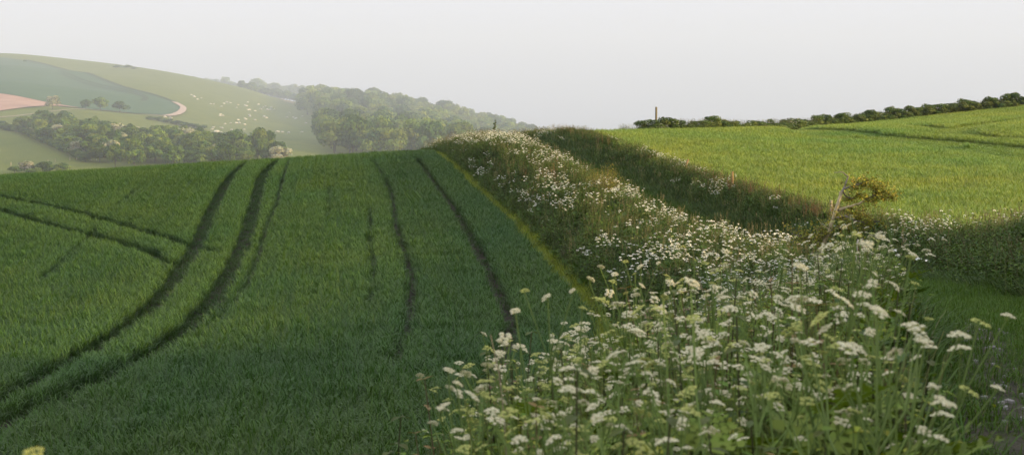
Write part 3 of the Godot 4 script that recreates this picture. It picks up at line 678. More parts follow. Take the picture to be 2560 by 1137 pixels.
# ---------------------------------------------------------------- the scene
func _ready() -> void:
	set_view()
	rng.seed = 20240521
	noise.seed = 5
	noise.frequency = 0.12
	make_materials()
	survey()
	lay_land()
	lay_far_fields()
	far_trees()
	far_small()
	sow_crop()
	sow_bright_crop()
	hedge_on_skyline()
	clothe_banks()
	thorn_tree()
	thorn_bushes()
	posts()
	added_shade_hedge()
	foreground()


func set_view() -> void:
	var cam := Camera3D.new()
	cam.name = "camera"
	cam.fov = 18.36
	cam.near = 0.1
	cam.far = 9000.0
	var lens := CameraAttributesPhysical.new()
	lens.frustum_focal_length = 74.24
	lens.frustum_focus_distance = 32.0
	lens.exposure_aperture = 11.0
	lens.frustum_near = 0.1
	lens.frustum_far = 9000.0
	cam.attributes = lens
	add_child(cam)
	cam.rotation.x = -atan(238.5 / 3517.0)
	cam.current = true
	var env := Environment.new()
	env.background_mode = Environment.BG_SKY
	var sky := Sky.new()
	var air := ProceduralSkyMaterial.new()
	air.sky_top_color = Color(1.22, 1.24, 1.32)
	air.sky_horizon_color = Color(0.945, 0.945, 0.98)
	air.sky_curve = 0.25
	air.ground_horizon_color = Color(0.80, 0.79, 0.79)
	air.ground_bottom_color = Color(0.35, 0.38, 0.3)
	air.sun_angle_max = 40.0
	air.sun_curve = 0.1
	sky.sky_material = air
	env.sky = sky
	env.tonemap_mode = Environment.TONE_MAPPER_LINEAR
	env.background_energy_multiplier = 0.43
	env.tonemap_exposure = 1.95
	env.fog_enabled = true
	env.fog_density = 0.0001
	env.fog_light_color = Color(0.88, 0.93, 1.0)
	env.sdfgi_enabled = true
	env.ssao_enabled = true
	env.ssil_enabled = true
	env.volumetric_fog_enabled = true
	env.volumetric_fog_density = 0.0
	var world := WorldEnvironment.new()
	world.name = "air"
	world.environment = env
	add_child(world)
	var mist := FogVolume.new()
	mist.name = "valley_mist"
	mist.size = Vector3(1500, 150, 1100)
	mist.position = Vector3(-50, 14, -790)
	var vapour := FogMaterial.new()
	vapour.density = 0.0012
	vapour.albedo = Color(0.88, 0.935, 1.0)
	mist.material = vapour
	add_child(mist)
	tag(mist, "pale morning mist lying in the valley and over the far hills", "mist", "", "stuff")
	var sun := DirectionalLight3D.new()
	sun.name = "sun"
	sun.light_color = Color(1.0, 0.87, 0.61)
	sun.light_energy = 1.6
	sun.light_angular_distance = 4.0
	sun.shadow_enabled = true
	add_child(sun)
	var up := deg_to_rad(11.0)
	var round := deg_to_rad(18.0)   # how far the sun stands behind the line that runs from right to left
	sun.basis = Basis.looking_at(-Vector3(cos(up) * cos(round), sin(up), cos(up) * sin(round)))


func lay_land() -> void:
	var depth := [-12.0, -6.0, -3.0]
	var d := 0.0
	while d < 200.0:
		depth.append(d)
		d += 0.35 if d < 20.0 else (0.7 if d < 110.0 else 2.5)
	depth.append(200.0)
	var left := []
	var bank := []
	var lane := []
	var rise := []
	var right := []
	for e in depth:
		var r := row(e)
		var fade := smoothstep(150.0, 200.0, e)
		var lists := [[], [], [], [], []]
		var spans := [[r[0] - 130.0, r[0], 30], [r[0], r[5] - 1.2, 22], [r[5] - 1.2, r[5] + 1.15, 10], [r[5] + 1.15, r[7], 16], [r[7], r[7] + 150.0, 34]]
		for k in 5:
			var n: int = spans[k][2]
			for i in n:
				var t := float(i) / (n - 1)
				if k == 0: t = 1.0 - pow(1.0 - t, 2.0)
				if k == 4: t = pow(t, 2.0)
				var x := lerpf(spans[k][0], spans[k][1], t)
				var y := near_y(x, r)
				if fade > 0.0: y = lerpf(y, far_at(x, maxf(e, 150.0)), fade)
				var edge := i == 0 or i == n - 1
				if not edge and (k == 1 or k == 3) and e < 130.0: y += noise.get_noise_2d(x * 9.0, e * 9.0) * 0.07
				lists[k].append(Vector3(x, y, -e))
		left.append(lists[0]); bank.append(lists[1]); lane.append(lists[2]); rise.append(lists[3]); right.append(lists[4])
	sheet("crop_field_ground", left, mats.crop_soil, "brown soil under the dark green crop")
	sheet("hedge_bank", bank, mats.bank_soil, "earth bank between the dark crop and the lane")
	sheet("lane", lane, mats.lane_soil, "stony sunken farm lane with grassy middle")
	sheet("lane_bank", rise, mats.bank_soil, "earth bank rising from the lane to the bright field")
	sheet("bright_field_ground", right, mats.crop_soil, "soil under the bright yellow green crop")
	var hills := []
	var n := far_cols.size()
	for j in far_rows.size():
		if far_rows[j] < 199.9: continue
		var l := []
		for i in n:
			l.append(Vector3((far_cols[i] - 1280.0) / 3517.0 * far_rows[j], far_y[j * n + i], -far_rows[j]))
		hills.append(l)
	sheet("pasture_hill", hills, mats.pasture, "hazy grazed green hillside across the valley")
	var flat := []
	for j in 3:
		flat.append([Vector3(-3000, -48, 1500 - 2250 * j), Vector3(0, -48, 1500 - 2250 * j), Vector3(3000, -48, 1500 - 2250 * j)])
	sheet("valley_floor", flat, mats.pasture, "low ground lost in mist behind the hills")


func ribbon(called: String, line: Array, wide: float, lift: float, mat: Material, label: String) -> void:
	var c := Curve2D.new()
	for i in line.size():
		var p := Vector2(line[i][0], line[i][1])
		var a := Vector2(line[maxi(i - 1, 0)][0], line[maxi(i - 1, 0)][1])
		var e := Vector2(line[mini(i + 1, line.size() - 1)][0], line[mini(i + 1, line.size() - 1)][1])
		c.add_point(p, (a - e) / 6.0, (e - a) / 6.0)
	var pts := c.tessellate_even_length(4, 3.0)
	var lists := []
	for i in pts.size():
		var along := (pts[mini(i + 1, pts.size() - 1)] - pts[maxi(i - 1, 0)]).normalized()
		var side := Vector2(along.y, -along.x) * wide * 0.5 * (1.0 + 0.25 * noise.get_noise_2d(i * 3.0, wide * 50.0))
		var l := []
		for k in [-1.0, -0.33, 0.33, 1.0]:
			var q: Vector2 = pts[i] + side * k
			l.append(spot(q.x, q.y, lift))
		lists.append(l)
	sheet(called, lists, mat, label)


func patch(called: String, poly: Array, lift: float, mat: Material, label: String) -> void:
	var pts := PackedVector2Array()
	for p in poly: pts.append(Vector2(p[0], p[1]))
	var lo := pts[0]
	var hi := pts[0]
	for p in pts:
		lo = lo.min(p)
		hi = hi.max(p)
	var st := SurfaceTool.new()
	st.begin(Mesh.PRIMITIVE_TRIANGLES)
	st.set_smooth_group(0)
	var step := 4.0
	var x := lo.x
	while x < hi.x:
		var d := lo.y
		while d < hi.y:
			var cell := PackedVector2Array([Vector2(x, d), Vector2(x + step, d), Vector2(x + step, d + step), Vector2(x, d + step)])
			for bit in Geometry2D.intersect_polygons(cell, pts):
				var idx := Geometry2D.triangulate_polygon(bit)
				for k in range(0, idx.size(), 3):
					var q := [bit[idx[k]], bit[idx[k + 1]], bit[idx[k + 2]]]
					if (q[1] - q[0]).cross(q[2] - q[0]) > 0.0: q.reverse()
					for z in q: st.add_vertex(spot(z.x, z.y, lift))
			d += step
		x += step
	st.index()
	st.generate_normals()
	var m := st.commit()
	m.surface_set_material(0, mat)
	tag(part(called, m, self), label, "", "", "structure")


func lay_far_fields() -> void:
	patch("dark_crop_field", DARK_CROP, 0.25, mats.dark_crop, "blue green crop field on the far hillside")
	patch("ploughed_field", PLOUGHED, 0.3, mats.ploughed, "pink brown bare ploughed field on the far hillside")
	patch("tan_field", [[-127.2, 762.0], [-114.0, 758.0], [-107.0, 712.0], [-116.0, 716.0]], 0.3, mats.tan_grass, "strip of tan grass beside the hazy wood")
	ribbon("field_margin", MARGIN, 2.6, 0.4, mats.margin_grass, "dark grassy margin round the far blue green crop")
	ribbon("chalk_track", CHALK, 2.4, 0.5, mats.chalk, "pale pinkish chalk track curving round the far crop field")
	ribbon("pale_path", PALE_TRACK, 0.8, 0.35, mats.chalk, "thin pale path along the foot of the far fields")
	ribbon("crop_tramline", DARK_TRAM, 1.1, 0.4, mats.margin_grass, "dark wheel track through the far blue green crop")
	ribbon("crop_tramline", DARK_TRAM_TWO, 1.1, 0.4, mats.margin_grass, "dark wheel track through the far blue green crop")


func far_trees() -> void:
	var bark := Color(0.09, 0.075, 0.055)
	var greens := [Color(0.070, 0.140, 0.022), Color(0.095, 0.170, 0.026), Color(0.125, 0.200, 0.028), Color(0.055, 0.115, 0.022)]
	var bright := [Color(0.19, 0.265, 0.034), Color(0.15, 0.23, 0.03), Color(0.22, 0.28, 0.045)]
	var may := [Color(0.34, 0.34, 0.22), Color(0.40, 0.38, 0.26), Color(0.07, 0.10, 0.035), Color(0.06, 0.09, 0.03)]
	var broad := []
	for i in 4: broad.append(tree_kind(10.0, 9.0, 22, 2600, 0.62, greens if i % 2 == 0 else greens + bright, 0.10, bark))
	for i in 2: broad.append(tree_kind(9.5, 9.0, 20, 2400, 0.58, bright, 0.10, bark))
	var bush := []
	for i in 4: bush.append(tree_kind(6.0, 5.0, 16, 1700, 0.42, greens if i != 2 else greens + bright, 0.02, bark))
	var flowering := tree_kind(5.0, 4.5, 15, 1700, 0.36, may, 0.03, bark)
	var cream := tree_kind(5.0, 4.5, 15, 1700, 0.36, [may[0], may[1], Color(0.16, 0.18, 0.07), may[0]], 0.03, bark)
	var what := ["blossoming cream hawthorn standing at the edge of the ploughed field", "small dark round bush next to the end of the ploughed field", "largest dark bush of the three below the far crop field", "dark bush nearest the chalk track, below the far crop"]
	for i in LONE.size():
		var p: Array = LONE[i]
		plant_tree("hawthorn" if i == 0 else "field_bush", cream if i == 0 else bush[i], spot(p[0], p[1]), p[2], p[3], what[i], "tree" if i == 0 else "bush", "")
	what = ["broad hazy tree standing below the sheep at the end of the wood", "tall domed hazy tree beside the broad tree below the sheep", "rounded tree at the upper end of the valley wood below the scrub patch"]
	for i in PAIR.size():
		var p: Array = PAIR[i]
		plant_tree("valley_tree", broad[i + 2], spot(p[0], p[1]), p[2] * 1.05, p[3] * 1.05, what[i], "tree", "")
	for i in CORNER.size():
		var p: Array = CORNER[i]
		plant_tree("thicket_bush", flowering if i == 0 else bush[i % 4], spot(p[0], p[1]), p[2], p[3], "bush with pinkish cream blossom below the row of fence posts" if i == 0 else "dark bush in the small thicket below the row of fence posts", "bush", "small thicket below the fence posts")
	for p in SCRUB:
		plant_tree("scrub_bush", bush[rng.randi() % 2], spot(p[0], p[1]), p[2], p[3], "low dark scrub bush in the strip below the chalk track", "bush", "scrub strip below the chalk track")
	for p in SKYLINE_BUSH:
		plant_tree("skyline_bush", bush[rng.randi() % 4], spot(p[0], p[1]), p[2] * 1.3, p[3], "tiny hazy bush on the skyline of the far hill", "bush", "bushes on the far skyline")
	for p in WOOD:
		var k := rng.randf()
		var kind: Array = flowering if k < 0.1 else (broad[rng.randi() % 6] if k < 0.4 else bush[rng.randi() % 4])
		plant_tree("wood_tree", kind, spot(p[0], p[1]), p[2], p[3], "tree in the hazy wood in the valley, spotted with pale blossom" if k < 0.1 else "green tree in the hazy wood in the valley beyond the dark crop", "tree", "trees of the valley wood")
	for p in HEDGE_FAR:
		plant_tree("valley_hedge_bush", bush[rng.randi() % 4], spot(p[0], p[1]), p[2], p[3], "dark hedge bush along the lower edge of the valley wood", "bush", "hedge along the valley wood")
	for p in FOREST:
		plant_tree("forest_tree", broad[rng.randi() % 6], spot(p[0], p[1]), p[2], p[3], "rounded leafy tree in the hazy wood on the hill", "tree", "trees of the wood on the hill")
	for p in MIST_TREES:
		plant_tree("mist_tree", broad[rng.randi() % 4], spot(p[0], p[1]), p[2], p[3], "faint grey tree almost lost in mist behind the hill", "tree", "faint trees in the mist")
	for p in MIST_HEDGE:
		plant_tree("mist_hedge_bush", bush[rng.randi() % 4], spot(p[0], p[1]), p[2], p[3], "grey hedge tree in front of the faint misty trees", "tree", "hedge in the mist")


func ball(b: Build, at: Vector3, r: Vector3, col: Color, rings := 5, sides := 8) -> void:
	for i in rings:
		var a0 := PI * i / rings
		var a1 := PI * (i + 1) / rings
		for k in sides:
			var t0 := TAU * k / sides
			var t1 := TAU * (k + 1) / sides
			var p := func(a: float, t: float) -> Vector3: return at + Vector3(sin(a) * cos(t), cos(a), sin(a) * sin(t)) * r
			b.quad(p.call(a0, t0), p.call(a0, t1), p.call(a1, t1), p.call(a1, t0), vary(col, 0.05))


func sheep_mesh(head_down: bool) -> ArrayMesh:
	var b := Build.new()
	var wool := Color(0.62, 0.58, 0.5)
	ball(b, Vector3(0, 0.62, 0), Vector3(0.58, 0.33, 0.29), wool, 7, 10)
	ball(b, Vector3(0.36, 0.64, 0), Vector3(0.25, 0.27, 0.23), wool)
	ball(b, Vector3(-0.42, 0.63, 0), Vector3(0.22, 0.27, 0.25), wool)
	var nose := Vector3(0.86, 0.22, 0.05) if head_down else Vector3(0.92, 0.86, 0)
	var neck := Vector3(0.68, 0.5, 0.02) if head_down else Vector3(0.66, 0.86, 0)
	b.tube([Vector3(0.45, 0.68, 0), neck, nose], [0.18, 0.12, 0.06], 7, Color(0.66, 0.62, 0.53))
	for s in [-1.0, 1.0]:
		b.leaf(neck + Vector3(0.02, 0.05, 0.06 * s), Vector3(-0.2, -0.1, s).normalized(), Vector3.UP, 0.13, 0.06, OVATE, 0.2, Color(0.5, 0.45, 0.4))
		for x in [0.34, -0.38]:
			b.tube([Vector3(x, 0.5, 0.14 * s), Vector3(x + 0.02, 0.26, 0.14 * s), Vector3(x, 0.0, 0.14 * s)], [0.07, 0.04, 0.035], 5, Color(0.3, 0.27, 0.23))
	b.tube([Vector3(-0.6, 0.7, 0), Vector3(-0.68, 0.55, 0), Vector3(-0.67, 0.42, 0)], [0.05, 0.045, 0.02], 5, wool)
	return b.mesh(mats.wool)


func far_small() -> void:
	var kinds := [sheep_mesh(true), sheep_mesh(false)]
	for i in SHEEP.size() + CALVES.size():
		var p: Array = SHEEP[i] if i < SHEEP.size() else CALVES[i - SHEEP.size()]
		var o := part(numbered("sheep"), kinds[0 if rng.randf() < 0.75 else 1], self, Transform3D(Basis(Vector3.UP, rng.randf_range(-0.7, 0.7) + (PI if rng.randf() < 0.5 else 0.0)).scaled(Vector3.ONE * (rng.randf_range(0.6, 0.85) if i < SHEEP.size() else 1.3)), spot(p[0], p[1])))
		tag(o, "white sheep grazing on the hazy far hillside" if i < SHEEP.size() else "large cream animal among the sheep just above the valley wood", "sheep", "sheep on the far hillside" if i < SHEEP.size() else "")
	var b := Build.new()
	b.tube([Vector3(0, -0.2, 0), Vector3(0, 0.9, 0)], [0.07, 0.06], 6, Color(0.42, 0.36, 0.28))
	var post := b.mesh(mats.post_wood)
	for p in FIELD_POST:
		var t := part(numbered("field_post"), post, self, Transform3D(Basis(), spot(p[0], p[1])))
		tag(t, "small pale fence post in the row below the valley pasture", "post", "row of fence posts in the valley")
	var h: Array = HURDLE[0]
	var g := thing("hurdle", spot(h[0], h[1]), "pale wooden frame standing at the end of the fence post row", "fence")
	for s in [-1.0, 1.0]:
		var k := Build.new()
		k.tube([Vector3(0.65 * s, -0.1, 0), Vector3(0.65 * s, 0.95, 0)], [0.055, 0.05], 6, Color(0.6, 0.5, 0.42))
		part("upright", k.mesh(mats.post_wood), g)
	var k := Build.new()
	k.tube([Vector3(-0.68, 0.88, 0), Vector3(0.68, 0.9, 0)], [0.05, 0.05], 6, Color(0.6, 0.5, 0.42))
	part("rail", k.mesh(mats.post_wood), g)


# ---------------------------------------------------------------- crops
var mask := PackedByteArray()
var mask_x := 0.0
var mask_d := 0.0
var mask_w := 0
var mask_h := 0


func mask_begin(x0: float, x1: float, d0: float, d1: float) -> void:
	mask_x = x0
	mask_d = d0
	mask_w = int((x1 - x0) * 10.0)
	mask_h = int((d1 - d0) * 10.0)
	mask.resize(mask_w * mask_h)
	mask.fill(0)


func mask_line(half: float, line: Array) -> void:
	var c := Curve2D.new()
	for i in line.size():
		var a := Vector2(line[maxi(i - 1, 0)][0], line[maxi(i - 1, 0)][1])
		var e := Vector2(line[mini(i + 1, line.size() - 1)][0], line[mini(i + 1, line.size() - 1)][1])
		c.add_point(Vector2(line[i][0], line[i][1]), (a - e) / 6.0, (e - a) / 6.0)
	var long := c.get_baked_length()
	var s := 0.0
	while s < long:
		var p := c.sample_baked(s)
		var r := half * (1.0 + 0.3 * noise.get_noise_2d(s * 4.0, half * 99.0))
		var k := int(ceil(r * 10.0))
		var cx := int((p.x - mask_x) * 10.0)
		var cd := int((p.y - mask_d) * 10.0)
		for i in range(maxi(cx - k, 0), mini(cx + k + 1, mask_w)):
			for j in range(maxi(cd - k, 0), mini(cd + k + 1, mask_h)):
				if Vector2(i - cx, j - cd).length() <= r * 10.0: mask[j * mask_w + i] = 1 if half > 0.25 and half < 0.42 else 2
		s += 0.12


func masked(x: float, d: float) -> int:
	var i := int((x - mask_x) * 10.0)
	var j := int((d - mask_d) * 10.0)
	return mask[j * mask_w + i] if i >= 0 and j >= 0 and i < mask_w and j < mask_h else 0


func sow_crop() -> void:
	mask_begin(-60.0, 6.0, 8.0, 125.0)
	var ends := {0: [-18.3, 97.0], 1: [-16.2, 97.0], 2: [-15.3, 97.0]}
	for i in TRAMLINES.size():
		var line: Array = TRAMLINES[i][1].duplicate()
		if ends.has(i): line.push_front(ends[i])
		mask_line(TRAMLINES[i][0], line)
	var blue := Color(0.055, 0.108, 0.021)
	var squares := []
	for i in 4: squares.append(crop_square(blue, 0.56, 0.75, 42.0, 0.125))
	var meshes := []
	for i in 2: meshes.append(crop_tuft(blue, 0.56, 0.10, 5))
	var low := crop_tuft(blue, 0.2, 0.14, 7)
	var edge := grass_tuft(Color(0.20, 0.235, 0.03), Color(0.30, 0.27, 0.07), 0.25, 0.6, 0.12, 20, 0.009)
	var slant := 0.13
	var d := 13.0
	while d < 116.0:
		var r := row(d)
		var x := floorf((-0.372 * d - 3.5 + slant * (d - 13.0)) / 0.75) * 0.75
		while x - slant * (d - 13.0) < r[0] + 0.4:
			var cx := x - slant * (d - 13.0)
			var n := 0
			if cx > r[0] - 1.5: n = 2
			for k in 9:
				if masked(cx + 0.42 * (k % 3 - 1), d + 0.42 * (k / 3 - 1)) > 0: n = maxi(n, 1)
			var big := noise.get_noise_2d(cx * 1.1, d * 0.6) + 0.5 * noise.get_noise_2d(cx * 4.0, d * 0.5)
			var tint := Color(1.0 + 0.28 * big, 1.0 + 0.10 * big, 1.0 - 0.12 * big)
			if cx < -0.372 * d - 3.5 or cx > r[0] + 0.37:
				x += 0.75
				continue
			if n == 0:
				heap("square%d" % (rng.randi() % 4), Vector3(cx, height(cx, d), -d), atan(slant) + (PI if rng.randf() < 0.5 else 0.0), Vector3(1.0, rng.randf_range(0.93, 1.07) * (1.0 + 0.08 * noise.get_noise_2d(cx * 5.0, d * 5.0)), 1.0), tint * rng.randf_range(0.93, 1.07), rng.randf_range(-0.04, 0.04))
			else:
				for k in 34:
					var px := cx + rng.randf_range(-0.375, 0.375)
					var e := d + rng.randf_range(-0.375, 0.375)
					var m := masked(px, e)
					var p := Vector3(px, height(px, e), -e)
					if px > r[0]: continue
					if m > 0:
						if k < (14 if m == 1 else 7): heap("low", p, rng.randf() * TAU, Vector3.ONE * rng.randf_range(0.5, 1.1), tint)
					elif m == 0 and px > r[0] - 0.6 + 0.25 * noise.get_noise_2d(e * 5.0, 3.0):
						if k < 26: heap("edge", p, rng.randf() * TAU, Vector3.ONE * rng.randf_range(0.75, 1.1), Color.WHITE * rng.randf_range(0.8, 1.2))
					elif m == 0:
						heap("crop%d" % (k % 2), p, rng.randf() * TAU, Vector3(1.0, rng.randf_range(0.88, 1.1), 1.0), tint * rng.randf_range(0.85, 1.15), rng.randf_range(-0.12, 0.12))
			x += 0.75
		d += 0.75
	var o := stuff("green_crop", "dark green cereal crop filling the field beside the hedge bank", "crop")
	for i in 4: spill("square%d" % i, squares[i], "drilled_crop", o)
	for i in 2: spill("crop%d" % i, meshes[i], "crop_plants", o)
	spill("low", low, "trodden_crop", o)
	var g := stuff("field_edge_grass", "strip of yellow green grass along the edge of the dark crop", "grass")
	spill("edge", edge, "edge_grass", g)


func hedge_line(x: float) -> float:
	return cub([0.0, 8.4, 13.0, 17.0, 24.0, 32.0, 43.0, 57.0, 75.0], [93.0, 97.0, 103.0, 111.0, 127.0, 141.0, 147.0, 150.0, 152.0], x)


func sow_bright_crop() -> void:
	mask_begin(0.0, 75.0, 18.0, 190.0)
	for t in BRIGHT_TRAMLINES: mask_line(t[0] * 1.7, t[1])
	var meshes := []
	for i in 4: meshes.append(crop_square(Color(0.225, 0.285, 0.058), 0.45, 0.9, 24.0, 0.15))
	var low := crop_tuft(Color(0.225, 0.285, 0.058), 0.16, 0.2, 12)
	var small := crop_tuft(Color(0.225, 0.285, 0.058), 0.45, 0.16, 9)
	var d := 20.0
	while d < 160.0:
		var r := row(d)
		var x := r[7] + 0.5
		while x < 0.372 * d + 3.5:
			var e := d + rng.randf_range(-0.1, 0.1)
			if e < hedge_line(x) + 0.6:
				var big := noise.get_noise_2d(x * 0.7 + 40.0, e * 1.0)
				var band := noise.get_noise_2d(x * 0.35 - 12.0, e * 0.16 + x * 0.2)
				var tint := Color(1.0 + 0.3 * big + 0.25 * band, 1.0 + 0.10 * big + 0.08 * band, 1.0 - 0.1 * big)
				var n := 0
				for k in 9: n = maxi(n, masked(x + 0.5 * (k % 3 - 1), e + 0.5 * (k / 3 - 1)))
				if n == 0:
					heap("square%d" % (rng.randi() % 4), spot(x, e), 0.4 + (PI if rng.randf() < 0.5 else 0.0) + rng.randf_range(-0.1, 0.1), Vector3(1.08, rng.randf_range(0.9, 1.1), 1.08), tint * rng.randf_range(0.9, 1.1), rng.randf_range(-0.04, 0.04))
				else:
					for k in 16:
						var px := x + rng.randf_range(-0.45, 0.45)
						var pe := e + rng.randf_range(-0.45, 0.45)
						heap("low" if masked(px, pe) > 0 else "small", spot(px, pe), rng.randf() * TAU, Vector3(1.2, rng.randf_range(0.85, 1.1), 1.2), tint * rng.randf_range(0.9, 1.1))
			x += 0.9
		d += 0.9
	var o := stuff("bright_crop", "bright yellow green cereal crop in the sunlit field above the lane", "crop")
	for i in 4: spill("square%d" % i, meshes[i], "drilled_crop", o)
	spill("low", low, "short_crop", o)
	spill("small", small, "crop_plants", o)


func hedge_on_skyline() -> void:
	var cols := [Color(0.070, 0.115, 0.026), Color(0.09, 0.135, 0.03), Color(0.11, 0.14, 0.035), Color(0.06, 0.095, 0.026)]
	var kinds := []
	for i in 5: kinds.append([crown_mesh(2.2, 1.5, 12, 2200, 0.10, cols, 0.0), trunk_mesh(1.2, 0.03, Color(0.08, 0.065, 0.045)), 2.2, 1.5])
	var x := 9.5
	while x < 72.0:
		var d := hedge_line(x) + 0.9 + rng.randf_range(-0.3, 0.3)
		var tall := rng.randf_range(1.3, 1.85)
		if x < 30.0: tall *= rng.randf_range(0.7, 0.95)
		if x > 19.6 and x < 20.8: tall *= 0.7
		if x > 50.0: tall *= 1.12
		plant_tree("hedge_shrub", kinds[rng.randi() % 5], spot(x, d), tall, rng.randf_range(1.9, 2.6), "dark green shrub in the hedge along the top of the bright crop field", "shrub", "shrubs of the hedge above the bright crop")
		x += rng.randf_range(0.6, 0.95)
	var meshes := [nettle_far(1.25, Color(0.075, 0.12, 0.026), Color(0.13, 0.14, 0.04)), grass_tuft(Color(0.14, 0.165, 0.04), Color(0.26, 0.22, 0.1), 0.4, 0.8, 0.14, 18, 0.012), parsley_far(1.1, 0.1, 0.2)]
	var at := 7.5
	while at < 74.0:
		for k in 14:
			var e := hedge_line(at) + 1.1 + rng.randf_range(-0.6, 0.9)
			var pick := rng.randf()
			var s := rng.randf_range(0.8, 1.35) * (1.15 if at > 22.0 else 1.0)
			if at > 19.6 and at < 20.8: s *= 0.6
			if at < 11.0: s *= 0.7
			s *= 0.62 if pick >= 0.72 and pick < 0.93 else 0.78
			heap("weed0" if pick < 0.72 else ("weed1" if pick < 0.93 else "weed2"), spot(at + rng.randf() * 0.3, e), rng.randf() * TAU, Vector3(1.2, s, 1.2), Color.WHITE * rng.randf_range(0.8, 1.25), rng.randf_range(-0.1, 0.1))
		at += 0.3
	var o := stuff("hedge_weeds", "tall weeds and grasses growing through the skyline hedge", "weeds")
	for i in 3: spill("weed%d" % i, meshes[i], "weed_plants", o)


